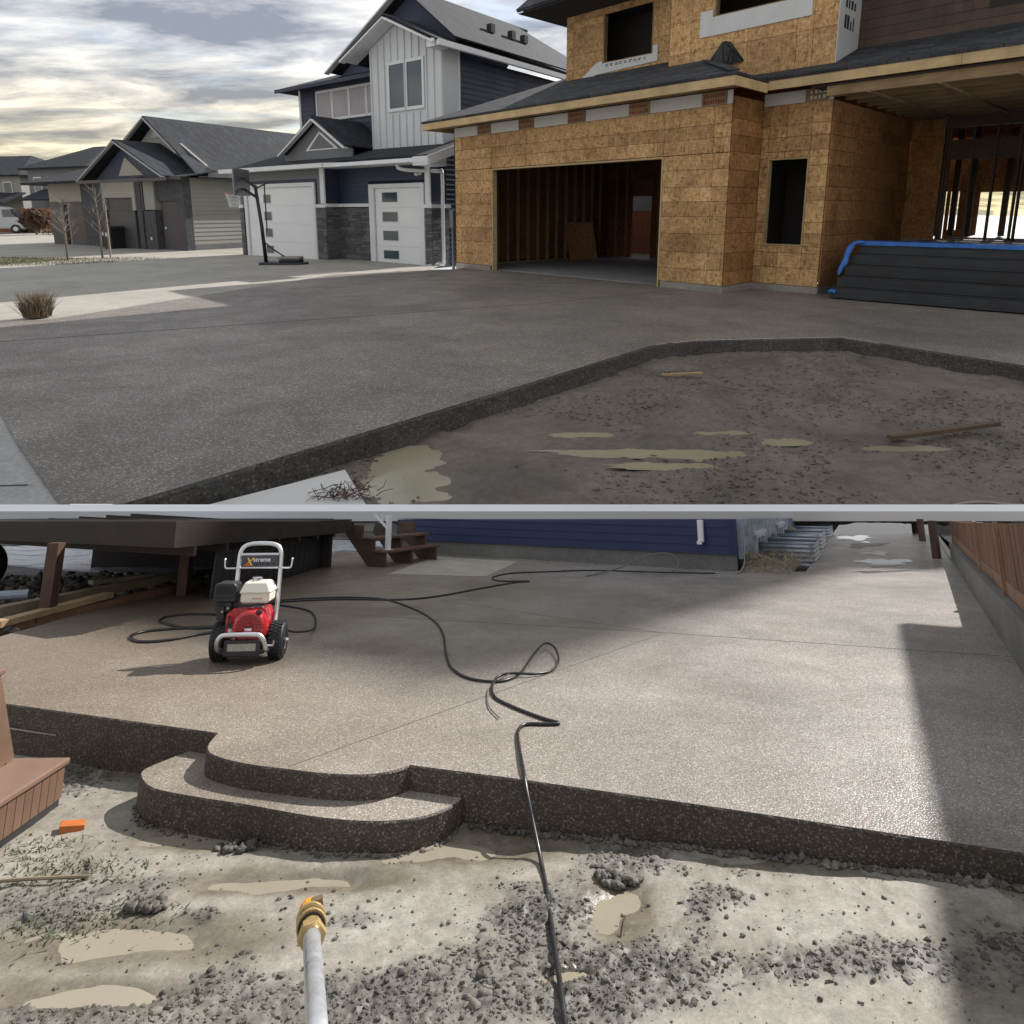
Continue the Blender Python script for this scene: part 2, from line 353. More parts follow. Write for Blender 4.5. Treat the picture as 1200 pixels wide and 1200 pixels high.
# the new slab: outline in metres
NEWSLAB = [(-2.03, NEAR + .002), (0, 5.55), (1.61, 7.44), (2.2, 7.72), (3.98, 7.92), (4.98, 6.53), (5.7, 5.5), (7.0, 4.6), (16, 9), (16, 26), (2, 26), (-1.45, 17.5), (-4.28, 15.9), (-6.5, 9.27), (-7.4, 8.95), (-6.4, 7.6), (-3.25, 4.16), (-2.36, NEAR + .002)]
m = MB(); n = len(NEWSLAB)
m.add([(x, y, 0) for x, y in NEWSLAB], [tuple(range(n))])
drive = tag(m.build('driveway', agg_drive, mat=st(0, 0)), kind='structure')
# its poured edge towards the dirt, slightly wavy
edge = [Vector((x, y, 0)) for x, y in NEWSLAB[:9]]
ep = []
for a, b in zip(edge, edge[1:]):
    k = max(2, int((b - a).length / .12))
    ep += [a.lerp(b, i / k) for i in range(k)]
ep.append(edge[-1]); m = MB()
v = []
for i, p in enumerate(ep):
    t = (ep[min(i + 1, len(ep) - 1)] - ep[max(i - 1, 0)]).normalized(); q = Vector((t.y, -t.x, 0))
    for off, z in ((0, -.001), (.012 + .006 * random.random(), -.02), (.014 + .012 * random.random(), -.09), (.02 + .03 * random.random(), -.21)):
        v.append((p.x + q.x * off, p.y + q.y * off, z))
m.add(v, [(4 * i + j, 4 * i + j + 1, 4 * i + 5 + j, 4 * i + 4 + j) for i in range(len(ep) - 1) for j in range(3)])
o = m.build('slab_edge', agg_edge, drive)
o.matrix_parent_inverse = drive.matrix_world.inverted(); o.matrix_world = st(0, 0)
# saw joint across the slab
m = MB(); m.beam((-6.3, 7.45, .0015), (.5, 10.9, .0015), .012, .003); m.beam((.5, 10.9, .0015), (3.5, 13.0, .0015), .012, .003)
o = m.build('control_joint', plain('joint line', (.085, .08, .078), .9), drive)  # thin dark strip marks the joint
o.matrix_parent_inverse = drive.matrix_world.inverted()
sheet('sidewalk', [(-2.30, NEAR + .002), (-3.18, 4.22), (-6.4, 7.8), (-8.2, 6.4), (-4.9, NEAR + .002)], -.012, walk_m)
m = MB(); m.beam((-2.72, 3.51, -.010), (-4.4, 2.3 + 1.1, -.010), .014, .004); m.beam((-3.9, 4.9, -.010), (-6.2, 3.6, -.010), .014, .004)
tag(m.build('sidewalk_joint', MATS['joint line'], mat=st(0, 0)), kind='structure')
# neighbours' pale drive falls a little towards the far side
m = MB(); q = [(-2.2, 17.1, -.02), (-1.9, 24, -.17), (-30, 60, -.2), (-60, 60, -.2), (-40, 17, -.2), (-12, 9, -.12), (-7.5, 8.9, -.03), (-6.5, 9.29, -.012), (-4.29, 15.92, -.012), (-1.46, 17.52, -.012)]
m.add(q, [tuple(range(len(q)))]); tag(m.build('old_driveway', old_conc, mat=st(0, 0)), kind='structure')
# dirt plot: an uneven sheet
def vnoise(x, y, f, seed):
    r = np.random.default_rng(seed); g = r.random((64, 64)); X, Y = x * f, y * f; i, j = np.floor(X).astype(int), np.floor(Y).astype(int)
    a, b = X - i, Y - j; a, b = a * a * (3 - 2 * a), b * b * (3 - 2 * b); G = lambda p, q: g[p % 64, q % 64]
    return (G(i, j) * (1 - a) + G(i + 1, j) * a) * (1 - b) + (G(i, j + 1) * (1 - a) + G(i + 1, j + 1) * a) * b
def fbm(x, y, f, octs, seed, gain=.5):
    o, amp, tot = 0, 1, 0
    for k in range(octs): o = o + amp * vnoise(x, y, f * 2 ** k, seed + k); tot += amp; amp *= gain
    return o / tot
def grid_mesh(name, x0, x1, nx, y0, y1, ny, hf, mat, M, unit, smooth=True):
    x, y = np.meshgrid(np.linspace(x0, x1, nx), np.linspace(y0, y1, ny)); z = hf(x, y)
    co_ = np.stack([x, y, z], -1).reshape(-1, 3).astype(np.float32) * unit
    i = (np.arange(ny - 1)[:, None] * nx + np.arange(nx - 1)[None, :]).ravel()
    fc = np.stack([i, i + 1, i + nx + 1, i + nx], 1).astype(np.int32)
    me = bpy.data.meshes.new(name); me.vertices.add(len(co_)); me.vertices.foreach_set('co', co_.ravel())
    me.loops.add(fc.size); me.loops.foreach_set('vertex_index', fc.ravel()); me.polygons.add(len(fc))
    me.polygons.foreach_set('loop_start', np.arange(0, fc.size, 4, dtype=np.int32)); me.polygons.foreach_set('loop_total', np.full(len(fc), 4, dtype=np.int32))
    me.polygons.foreach_set('use_smooth', np.full(len(fc), smooth)); me.materials.append(mat); me.update(calc_edges=True); me.validate()
    o = bpy.data.objects.new(name, me); COL.objects.link(o); o.matrix_world = M; return o
PUD_A = [(-1.45, 3.9, .62, .22), (-.75, 4.35, .26, .28), (-.55, 3.85, .28, .30), (.95, 4.47, .55, .09), (1.35, 4.38, .28, .09), (.55, 4.85, .2, .06), (2.0, 4.7, .18, .07), (1.6, 4.85, .16, .05), (2.9, 4.55, .3, .05), (1.05, 4.2, .3, .06)]
def dirt_h(x, y):
    h = -.165 + .075 * (fbm(x, y, 1.3, 5, 11) - .5) + .05 * (fbm(x, y, 7, 4, 31) - .5)
    h = h + .125 * np.exp(-np.maximum(y - NEAR, 0) / .035)
    for cx, cy, rx, ry in PUD_A: h = h - .045 * np.exp(-((x - cx) / rx) ** 2 - ((y - cy) / ry) ** 2)
    return h
tag(grid_mesh('dirt_ground', -2.3, 8.5, 430, NEAR + .004, 8.3, 260, dirt_h, dirt_m, st(0, 0), S), kind='structure')
for k, (cx, cy, rx, ry) in enumerate(PUD_A):
    m = MB(); N = 22; pts = [(cx + rx * 1.35 * math.cos(2 * math.pi * i / N) * (1 + .18 * math.sin(3 * i + k)), max(NEAR + .01, cy + ry * 1.35 * math.sin(2 * math.pi * i / N))) for i in range(N)]
    aa = np.linspace(0, 6.28, 60); zq = float(np.percentile(dirt_h(cx + 1.1 * rx * np.cos(aa), cy + 1.1 * ry * np.sin(aa)), 40 if k > 2 else 30)) + .0006 * k
    m.add([(a, b, zq) for a, b in pts], [tuple(range(N))]); tag(m.build('puddle', muddy_water, mat=st(0, 0)), kind='stuff')

# ---- clods: many small lumps joined into one mass
PHI = (1 + 5 ** .5) / 2
ICO_V = np.array([(-1, PHI, 0), (1, PHI, 0), (-1, -PHI, 0), (1, -PHI, 0), (0, -1, PHI), (0, 1, PHI), (0, -1, -PHI), (0, 1, -PHI), (PHI, 0, -1), (PHI, 0, 1), (-PHI, 0, -1), (-PHI, 0, 1)]) / math.sqrt(1 + PHI * PHI)
ICO_F = [(0, 11, 5), (0, 5, 1), (0, 1, 7), (0, 7, 10), (0, 10, 11), (1, 5, 9), (5, 11, 4), (11, 10, 2), (10, 7, 6), (7, 1, 8), (3, 9, 4), (3, 4, 2), (3, 2, 6), (3, 6, 8), (3, 8, 9), (4, 9, 5), (2, 4, 11), (6, 2, 10), (8, 6, 7), (9, 8, 1)]
def ico2():
    v = [tuple(p) for p in ICO_V]; f = []; c = {}
    def mid(a, b):
        k = (min(a, b), max(a, b))
        if k not in c: p = np.array(v[a]) + np.array(v[b]); p /= np.linalg.norm(p); c[k] = len(v); v.append(tuple(p))
        return c[k]
    for a, b, d in ICO_F:
        x, y, z = mid(a, b), mid(b, d), mid(d, a); f += [(a, x, z), (b, y, x), (d, z, y), (x, y, z)]
    return np.array(v), f
ICO2_V, ICO2_F = ico2()
def lumps(name, pos, rad, mat, M, unit, flat=.7, rough=.28, fine=False, seed=3, kind='stuff'):
    r = np.random.default_rng(seed); V, F = (ICO2_V, ICO2_F) if fine else (ICO_V, ICO_F)
    n = len(pos); nv = len(V); k = r.normal(1, rough, (n, nv, 1)).clip(.45, 1.6); sc = r.uniform(.65, 1.25, (n, 1, 3)) * np.array([1, 1, flat])
    a = r.uniform(0, 6.28, n); ca, sa = np.cos(a)[:, None], np.sin(a)[:, None]
    P = V[None] * k * sc * np.asarray(rad)[:, None, None]; X = P[..., 0] * ca - P[..., 1] * sa; Y = P[..., 0] * sa + P[..., 1] * ca
    P = (np.stack([X, Y, P[..., 2]], -1) + np.asarray(pos)[:, None, :]).reshape(-1, 3).astype(np.float32) * unit
    fc = (np.array(F)[None] + (np.arange(n) * nv)[:, None, None]).reshape(-1, 3).astype(np.int32)
    me = bpy.data.meshes.new(name); me.vertices.add(len(P)); me.vertices.foreach_set('co', P.ravel()); me.loops.add(fc.size); me.loops.foreach_set('vertex_index', fc.ravel())
    me.polygons.add(len(fc)); me.polygons.foreach_set('loop_start', np.arange(0, fc.size, 3, dtype=np.int32)); me.polygons.foreach_set('loop_total', np.full(len(fc), 3, dtype=np.int32))
    me.polygons.foreach_set('use_smooth', np.full(len(fc), fine)); me.materials.append(mat); me.update(calc_edges=True)
    o = bpy.data.objects.new(name, me); COL.objects.link(o); o.matrix_world = M; tag(o, kind=kind); return o
def keep_dirt(x, y):                                                 # inside the plot only
    e = [(-2.03, NEAR), (0, 5.55), (1.61, 7.44), (2.2, 7.72), (3.98, 7.92), (4.98, 6.53), (5.7, 5.5)]
    ok = np.zeros(len(x), bool); xs = [p[0] for p in e]; ys = [p[1] for p in e]
    return y < np.interp(x, xs, ys) - .06
n = 16000; x = rng.uniform(-1.6, 5.6, n); y = NEAR + .03 + (7.9 - NEAR) * rng.random(n) ** 1.3
den = fbm(x, y, 1.1, 4, 71); k = keep_dirt(x, y) & (den > .46 + .12 * rng.random(n)); x, y = x[k], y[k]
r_ = .005 + .012 * rng.random(len(x)) ** 3
lumps('dirt_clods', np.stack([x, y, dirt_h(x, y) + r_ * .3], 1), r_, dirt_m, st(0, 0), S)
# ---- generic wall made of sheets: splits a rectangle at grid lines and openings into separate pieces
def pieces(u0, u1, z0, z1, us, zs, holes=(), minw=.03):
    U = sorted({u0, u1, *[q for q in us if u0 < q < u1], *[h[i] for h in holes for i in (0, 1) if u0 < h[i] < u1]})
    Z = sorted({z0, z1, *[q for q in zs if z0 < q < z1], *[h[i] for h in holes for i in (2, 3) if z0 < h[i] < z1]})
    o = []
    for a, b in zip(U, U[1:]):
        for c, d in zip(Z, Z[1:]):
            mu, mz = (a + b) / 2, (c + d) / 2
            if b - a < .008 or d - c < .008: continue
            if any(h[0] < mu < h[1] and h[2] < mz < h[3] for h in holes): continue
            o.append((a, b, c, d))
    return o
def jz(zs): return [z + random.uniform(-.05, .05) for z in zs]
def wall_v(par, name, mat, v, u0, u1, z0, z1, us, zs, holes=(), th=.02, gap=.007, jit=.003):
    for a, b, c, d in pieces(u0, u1, z0, z1, us, zs, holes):
        j = random.uniform(0, jit); MB().box(a + gap / 2, b - gap / 2, v - j, v + th, c + gap / 2, d - gap / 2).build(name, mat, par)
def wall_u(par, name, mat, u, v0, v1, z0, z1, vs_, zs, holes=(), th=.02, gap=.007, jit=.003):
    for a, b, c, d in pieces(v0, v1, z0, z1, vs_, zs, holes):
        j = random.uniform(0, jit); MB().box(u - th, u + j, a + gap / 2, b - gap / 2, c + gap / 2, d - gap / 2).build(name, mat, par)
fr = lambda a, b, s: [a + i * s for i in range(1, int((b - a) / s) + 1)]
def stone_face(par, stone, a0, a1, z0, z1, fix, axis, n0):
    """ledge stones of mixed length laid in courses on a face; axis 'v' = face looks out along -v, 'u' = along +u"""
    z = z0; cnt = 0
    while z < z1 - .03:
        h = min(random.choice((.07, .09, .12)), z1 - z); a = a0
        while a < a1 - .02:
            l = min(random.uniform(.16, .46), a1 - a); d = random.uniform(.03, .06)
            if a1 - a - l < .08: l = a1 - a
            p = (a + l / 2, fix, z + h / 2) if axis == 'v' else (fix, a + l / 2, z + h / 2)
            scl_ = (l - .008, d, h - .008) if axis == 'v' else (d, l - .008, h - .008)
            inst(stone, 'stone', par, tuple(q * S for q in p), scl_); a += l; cnt += 1
        z += h
    return cnt
unit_stone = MB().prism([(-.5, -.44), (-.44, -.5), (.44, -.5), (.5, -.44), (.5, .44), (.44, .5), (-.44, .5), (-.5, .44)], -.5, .5, 'y').mesh('stone', stone_m)

# ================================================================ the unfinished house
h1 = thing('unfinished_house', st(-1.5, 18.12, 0, ANG_A), 'unfinished two storey house in bare strand board sheathing with open garage', 'house')
zs1 = [.42, .73, 1.08, 1.34, 1.66, 1.95, 2.26, 2.56, 2.85, 3.08]; us1 = [1.22 * k + .25 for k in range(12)]
# foundation
MB().box(0, 1.40, -.02, .2, -.3, .12).build('foundation', found_m, h1); f = MB(); f.box(6.55, 7.93, -.02, .2, -.3, .12).box(7.7, 7.925, .2, 1.1, -.3, .12).box(7.925, 9.215, 1.075, 1.3, -.3, .12).box(9.0, 9.212, 1.3, 5.3, -.3, .12)
f.build('foundation', found_m, h1); MB().box(9.22, 12.2, 5.3, 5.5, -.3, .9).build('porch_foundation', found_m, h1)
MB().box(.02, 7.68, .22, 6.4, -.12, .015).build('garage_floor', floor_m, h1)
# sheathing
wall_v(h1, 'sheathing_sheet', osb_bright, 0, 0, 7.9, .125, 3.36, us1, jz(zs1), [(1.45, 6.5, 0, 2.53)])
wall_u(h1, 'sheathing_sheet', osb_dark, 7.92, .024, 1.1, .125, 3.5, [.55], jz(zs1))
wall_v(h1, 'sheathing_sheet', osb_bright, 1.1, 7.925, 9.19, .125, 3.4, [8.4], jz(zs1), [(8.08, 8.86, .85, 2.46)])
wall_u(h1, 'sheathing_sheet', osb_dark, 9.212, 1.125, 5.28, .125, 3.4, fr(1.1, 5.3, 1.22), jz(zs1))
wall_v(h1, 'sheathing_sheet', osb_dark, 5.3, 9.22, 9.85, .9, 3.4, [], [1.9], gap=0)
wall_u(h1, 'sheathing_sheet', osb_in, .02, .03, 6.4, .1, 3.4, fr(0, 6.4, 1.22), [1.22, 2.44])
# garage opening jambs and header
MB().box(1.452, 1.485, -.004, .14, -.02, 2.49).build('door_jamb', lumber, h1); MB().box(6.465, 6.498, -.004, .14, -.02, 2.49).build('door_jamb', lumber, h1)
MB().box(1.452, 6.498, -.004, .14, 2.492, 2.528).build('door_header', lumber, h1)
# window opening
wf = MB(); wf.box(8.082, 8.11, 1.095, 1.22, .852, 2.458).box(8.83, 8.858, 1.095, 1.22, .852, 2.458).box(8.11, 8.83, 1.095, 1.22, .852, .88).box(8.11, 8.83, 1.095, 1.22, 2.43, 2.458); wf.build('window_frame', lumber, h1)
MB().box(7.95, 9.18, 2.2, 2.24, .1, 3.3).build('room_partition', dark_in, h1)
# inside the garage: studs on the far side wall and the back wall, a doorway to the yard
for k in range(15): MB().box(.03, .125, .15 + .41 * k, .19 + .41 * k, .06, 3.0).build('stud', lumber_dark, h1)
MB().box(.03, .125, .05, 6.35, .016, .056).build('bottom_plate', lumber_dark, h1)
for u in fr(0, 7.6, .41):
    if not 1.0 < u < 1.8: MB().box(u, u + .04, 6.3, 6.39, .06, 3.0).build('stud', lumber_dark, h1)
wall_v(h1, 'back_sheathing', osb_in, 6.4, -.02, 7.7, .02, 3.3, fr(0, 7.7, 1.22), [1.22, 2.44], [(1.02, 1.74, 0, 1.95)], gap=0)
MB().box(-.03, -.02, -.0, 6.45, -.1, 3.5).build('dark_backing', dark_in, h1)
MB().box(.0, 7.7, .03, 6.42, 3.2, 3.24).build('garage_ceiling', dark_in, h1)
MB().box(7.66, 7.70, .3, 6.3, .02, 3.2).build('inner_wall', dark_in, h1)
b = MB(); b.box(-.55, .55, -.012, .012, 0, 1.15); b.build('leaning_board', osb_dark, h1, Matrix.Translation((S * .55, S * 4.6, S * .02)) @ Matrix.Rotation(math.radians(80), 4, 'Z') @ Matrix.Rotation(math.radians(-14), 4, 'X'))
# house wrap under the eaves with red printed marks
wr = MB().box(.01, 7.9, -.012, 0.01, 3.365, 3.6).build('wrap_strip', wrap_m, h1)
MB().box(7.94, 9.2, 1.088, 1.1, 3.405, 3.62).build('wrap_strip', wrap_m, h1)
def scribble(par, mat, u0, z0, w_, h_, v, n=9, axis='v', name='printed_mark'):
    m = MB()
    for r_ in range(2):
        for k in range(n):
            a = u0 + w_ * (k + .15 * random.random()) / n; ww = w_ / n * random.uniform(.35, .75); zz_ = z0 + h_ * (.55 * r_ + .05); hh = h_ * random.uniform(.2, .38)
            (m.box(a, a + ww, v - .003, v, zz_, zz_ + hh) if axis == 'v' else m.box(v, v + .003, a, a + ww, zz_, zz_ + hh))
    return tag(m.build(name, mat, par), kind='stuff')
for u in (.95, 2.45, 4.0, 5.65, 7.3): 
    MB().box(u, u + .5, -.03, -.012, 3.37, 3.6).build('truss_heel', lumber_dark, h1); scribble(h1, redink, u + .03, 3.38, .44, .2, -.0305)
scribble(h1, blackink, 7.55, 3.38, .12, .2, -.0125, 3)
MB().box(8.72, 9.12, 1.06, 1.087, 3.41, 3.62).build('truss_heel', lumber_dark, h1); scribble(h1, wrap_m, 8.8, 3.43, .3, .17, 1.0595, 4)
# fascia boards
MB().box(-.6, 3.1, -.59, -.55, 3.56, 3.715).build('fascia_board', fascia_m, h1); MB().box(3.104, 8.25, -.59, -.55, 3.56, 3.715).build('fascia_board', fascia_m, h1)
MB().box(8.21, 8.25, -.548, .56, 3.56, 3.715).build('fascia_board', fascia_m, h1)
MB().box(8.21, 11.2, .56, .6, 3.60, 3.755).build('fascia_board', fascia_m, h1); MB().box(11.204, 12.6, .56, .6, 3.60, 3.755).build('fascia_board', fascia_m, h1)
MB().box(-.64, -.602, -.55, 6.4, 3.56, 3.715).build('fascia_board', fascia_m, h1)
MB().box(-.6, 8.2, -.548, -.02, 3.62, 3.635).build('soffit', lumber_dark, h1)
# roofs over the garage and the porch
def roof_sheet(par, name, fn, u0, u1, v0, v1, nu, nv, mat, th=.05, cond=None):
    m = MB(); idx = {}
    us_, vs2 = np.linspace(u0, u1, nu), np.linspace(v0, v1, nv)
    for j, v_ in enumerate(vs2):
        for i, u_ in enumerate(us_): idx[i, j] = len(m.v); m.v.append((u_, v_, fn(u_, v_)))
    for j in range(nv - 1):
        for i in range(nu - 1):
            if cond is None or cond((us_[i] + us_[i + 1]) / 2, (vs2[j] + vs2[j + 1]) / 2): m.f.append((idx[i, j], idx[i + 1, j], idx[i + 1, j + 1], idx[i, j + 1]))
    o = m.build(name, mat, par); md = o.modifiers.new('thick', 'SOLIDIFY'); md.thickness = th * S; md.offset = -1; return o
R1 = lambda u, v: 3.765 + .40 * min(u + .62, v + .62, max(8.27 - u, 0))
def tri_roof(par, name, tris, mat, th=.05):
    m = MB()
    for t in tris: m.add(t, [tuple(range(len(t)))])
    o = m.build(name, mat, par); md = o.modifiers.new('thick', 'SOLIDIFY'); md.thickness = th * S; md.offset = -1; return o
e0 = 3.765; k4 = .40
tri_roof(h1, 'garage_roof', [[(-.62, -.62, e0), (8.27, -.62, e0), (6.05, 1.6, e0 + k4 * 2.22), (1.6, 1.6, e0 + k4 * 2.22)], [(-.62, -.62, e0), (1.6, 1.6, e0 + k4 * 2.22), (2.45, 2.45, e0 + k4 * 3.07), (2.45, 6.4, e0 + k4 * 3.07), (-.62, 6.4, e0)], [(1.6, 1.6, e0 + k4 * 2.22), (6.05, 1.6, e0 + k4 * 2.22), (6.05, 1.62, e0 + k4 * 2.22), (2.45, 2.45, e0 + k4 * 3.07)], [(8.27, -.62, e0), (8.27, .56, e0), (7.15, 1.68, e0 + k4 * 1.12), (6.05, 1.6, e0 + k4 * 2.22)]], shingle_m)
P0 = 3.80
tri_roof(h1, 'porch_roof', [[(8.27, .53, P0), (12.62, .53, P0), (12.62, 4.0, P0 + .4 * 3.47), (6.5, 4.0, P0 + .4 * 3.47), (6.5, 1.6, P0 + .4 * 1.07)]], shingle_m)
tri_roof(h1, 'roof_cricket', [[(6.95, .70, 4.25), (7.2, .78, 4.62), (7.5, 1.0, 4.26)], [(7.2, .78, 4.62), (7.2, 1.02, 4.64), (7.5, 1.0, 4.26)], [(6.95, .70, 4.25), (6.95, 1.0, 4.35), (7.2, 1.02, 4.64), (7.2, .78, 4.62)]], shingle_m, .03)
# ridge cap along the hip
m = MB(); m.beam((8.2, -.55, e0 + .045), (6.85, .8, e0 + k4 * 1.35 + .05), .2, .02); m.build('hip_cap', shingle_m, h1)
# upper storey
UZ = 6.15; zu = [4.6, 5.2, 5.8]
wall_v(h1, 'upper_sheathing', osb_bright, 1.6, 2.45, 5.84, 4.2, UZ, us1, zu, [(3.6, 5.0, 4.88, 5.95)])
wall_v(h1, 'upper_sheathing', osb_bright, 1.0, 5.85, 9.2, 3.95, UZ, us1, zu, [(6.85, 8.5, 5.16, 5.95)])
wall_u(h1, 'upper_sheathing', osb_bright, 9.2, 1.03, 1.88, 4.0, UZ, [1.5], zu)
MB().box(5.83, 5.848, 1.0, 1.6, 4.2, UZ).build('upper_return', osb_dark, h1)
MB().box(9.203, 9.215, .99, 1.9, 3.95, UZ).build('wrap_panel', wrap_m, h1); scribble(h1, blackink, 1.2, 4.55, .5, .6, 9.2155, 4, 'u')
for z in np.arange(4.0, UZ, .16): MB().box(9.22, 12.2, 1.9 - .008, 1.92, z + .004, min(z + .158, UZ)).build('siding_board', brownsiding, h1) if z < 5.3 else None
MB().box(9.22, 12.2, 1.92, 2.0, 3.9, 6.1).build('upper_wall', brownsiding, h1)
MB().box(11.15, 12.1, 1.885, 1.9, 4.62, 5.6).build('window_opening', dark_in, h1)  # dark panel on the wall in place of a cut opening
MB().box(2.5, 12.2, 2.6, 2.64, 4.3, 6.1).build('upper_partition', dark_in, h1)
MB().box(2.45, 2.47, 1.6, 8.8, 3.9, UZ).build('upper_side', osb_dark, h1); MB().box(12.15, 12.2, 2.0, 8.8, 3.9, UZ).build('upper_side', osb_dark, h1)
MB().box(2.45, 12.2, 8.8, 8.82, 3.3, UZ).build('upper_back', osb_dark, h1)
# white flashing under the two upper windows
fl = MB(); fl.prism([(3.42, 4.66), (5.15, 4.72), (5.15, 5.05), (5.02, 5.05), (5.02, 4.885), (3.6, 4.885), (3.6, 4.95), (3.42, 4.92), (2.95, 4.62), (2.62, 4.52), (2.62, 4.47)], 1.575, 1.59, 'y'); fl.build('window_flashing', wrap_m, h1)
scribble(h1, blackink, 3.7, 4.8, 1.2, .06, 1.5745, 9)
fl = MB(); fl.prism([(6.55, 4.83), (8.75, 4.83), (8.75, 5.3), (8.52, 5.3), (8.52, 5.165), (6.82, 5.165), (6.82, 5.3), (6.55, 5.3)], .975, .99, 'y'); fl.build('window_flashing', wrap_m, h1)
for a, b, v_ in ((3.6, 5.0, 1.6), (6.85, 8.5, 1.0)):
    z0 = 4.88 if v_ > 1.3 else 5.16
    q = MB(); q.box(a + .002, a + .03, v_ - .002, v_ + .12, z0 + .002, 5.948).box(b - .03, b - .002, v_ - .002, v_ + .12, z0 + .002, 5.948).box(a + .03, b - .03, v_ - .002, v_ + .12, z0 + .002, z0 + .03); q.build('window_frame', lumber_dark, h1)
# main roof, its unseen ridge raised to cast shade across the yard
E1 = 6.2; RZ = 9.65
tri_roof(h1, 'main_roof', [[(1.85, .45, E1), (11.55, .45, E1), (11.55, 4.7, RZ), (2.3, 4.7, RZ)], [(1.85, 9.2, E1), (1.85, .45, E1), (2.3, 4.7, RZ)], [(11.55, 9.2, E1), (1.85, 9.2, E1), (2.3, 4.7, RZ), (11.55, 4.7, RZ)]], shingle_m, .08)
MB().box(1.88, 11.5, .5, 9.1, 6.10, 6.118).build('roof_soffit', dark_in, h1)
MB().prism([(.6, E1), (9.0, E1), (4.75, RZ - .15)], 11.2, 11.3, 'x').build('gable_wall', osb_bright, h1)
tri_roof(h1, 'wing_roof', [[(11.58, .9, 6.15), (12.4, .9, 6.15), (12.4, 4.7, 7.0), (11.58, 4.7, 7.0)], [(12.4, 4.7, 7.0), (12.4, 9.2, 6.15), (11.58, 9.2, 6.15), (11.58, 4.7, 7.0)]], shingle_m, .08)
# porch: ceiling joists, back wall of open framing
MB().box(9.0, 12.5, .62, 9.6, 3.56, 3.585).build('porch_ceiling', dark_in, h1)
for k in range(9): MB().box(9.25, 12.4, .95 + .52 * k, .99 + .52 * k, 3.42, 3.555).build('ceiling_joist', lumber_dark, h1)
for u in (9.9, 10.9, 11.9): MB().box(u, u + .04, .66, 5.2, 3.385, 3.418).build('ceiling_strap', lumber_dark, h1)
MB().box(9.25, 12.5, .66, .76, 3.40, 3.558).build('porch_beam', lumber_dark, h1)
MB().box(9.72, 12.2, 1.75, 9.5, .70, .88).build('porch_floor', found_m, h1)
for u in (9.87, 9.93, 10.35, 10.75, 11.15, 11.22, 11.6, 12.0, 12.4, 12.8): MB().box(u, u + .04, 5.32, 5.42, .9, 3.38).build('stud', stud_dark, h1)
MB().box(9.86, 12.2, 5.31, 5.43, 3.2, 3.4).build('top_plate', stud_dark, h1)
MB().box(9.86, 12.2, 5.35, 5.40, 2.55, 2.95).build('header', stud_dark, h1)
for u0, u1, z0, z1 in ((9.4, 16, 2.45, 2.75),): pass
# back of the house: dark sheathing with openings where the day shows through
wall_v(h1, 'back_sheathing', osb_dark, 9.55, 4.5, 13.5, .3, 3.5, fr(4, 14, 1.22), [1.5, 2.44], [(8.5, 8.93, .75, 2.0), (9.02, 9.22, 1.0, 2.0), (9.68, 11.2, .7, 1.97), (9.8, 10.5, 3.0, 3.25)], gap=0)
MB().box(12.3, 12.35, 2.1, 9.5, .3, 3.5).build('side_sheathing', dark_in, h1)
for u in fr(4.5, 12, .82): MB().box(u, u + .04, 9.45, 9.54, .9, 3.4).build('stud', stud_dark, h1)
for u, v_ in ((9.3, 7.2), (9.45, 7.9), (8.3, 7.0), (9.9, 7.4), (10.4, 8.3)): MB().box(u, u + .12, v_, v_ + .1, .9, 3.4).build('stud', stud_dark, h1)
# stack of planks for the entry steps, lying in front of the porch
sp = thing('plank_steps', st(-1.5, 18.12, 0, ANG_A) @ Matrix.Translation((9.62 * S, .6 * S, 0)) @ Matrix.Rotation(.075, 4, 'Z') @ Matrix.Translation((-9.62 * S, -.6 * S, 0)), 'wide black plank steps with a blue tarp folded over the top edge', 'steps')
for k in range(5):
    MB().box(9.62 + .055 * k, 12.6, .60 + .16 * k, 1.78, .02 + .185 * k, .175 + .185 * k).build('step', step_m, sp, bevel=.008)
    MB().box(9.68 + .055 * k, 12.6, .66 + .16 * k, 1.76, .175 + .185 * k, .205 + .185 * k).build('gap_batten', black_pl, sp)
m = MB(); r = random.Random(5)
for k in range(15): m.beam((9.86 + .18 * k, 1.215 + r.uniform(-.01, .01), .945), (10.045 + .18 * k, 1.215 + r.uniform(-.01, .01), .945), .02, .06 + r.uniform(0, .012))
m.box(9.86, 12.6, 1.235, 1.9, .952, .968); m.build('tarp', tarp_blue, sp)
m = MB()
m.tube(smooth_path([(9.95, 1.2, .965), (9.80, 1.12, .94), (9.74, 1.02, .80), (9.72, .96, .62), (9.68, .90, .52), (9.665, .86, .40)], 5), [.02 + .035 * math.sin(math.pi * i / 25) * (.85 + .15 * math.sin(i * .9)) for i in range(26)], 9).tube(smooth_path([(9.60, .62, .12), (9.66, .60, .14), (9.72, .59, .12)], 3), .03, 7); m.build('tarp_edge', tarp_blue, sp)
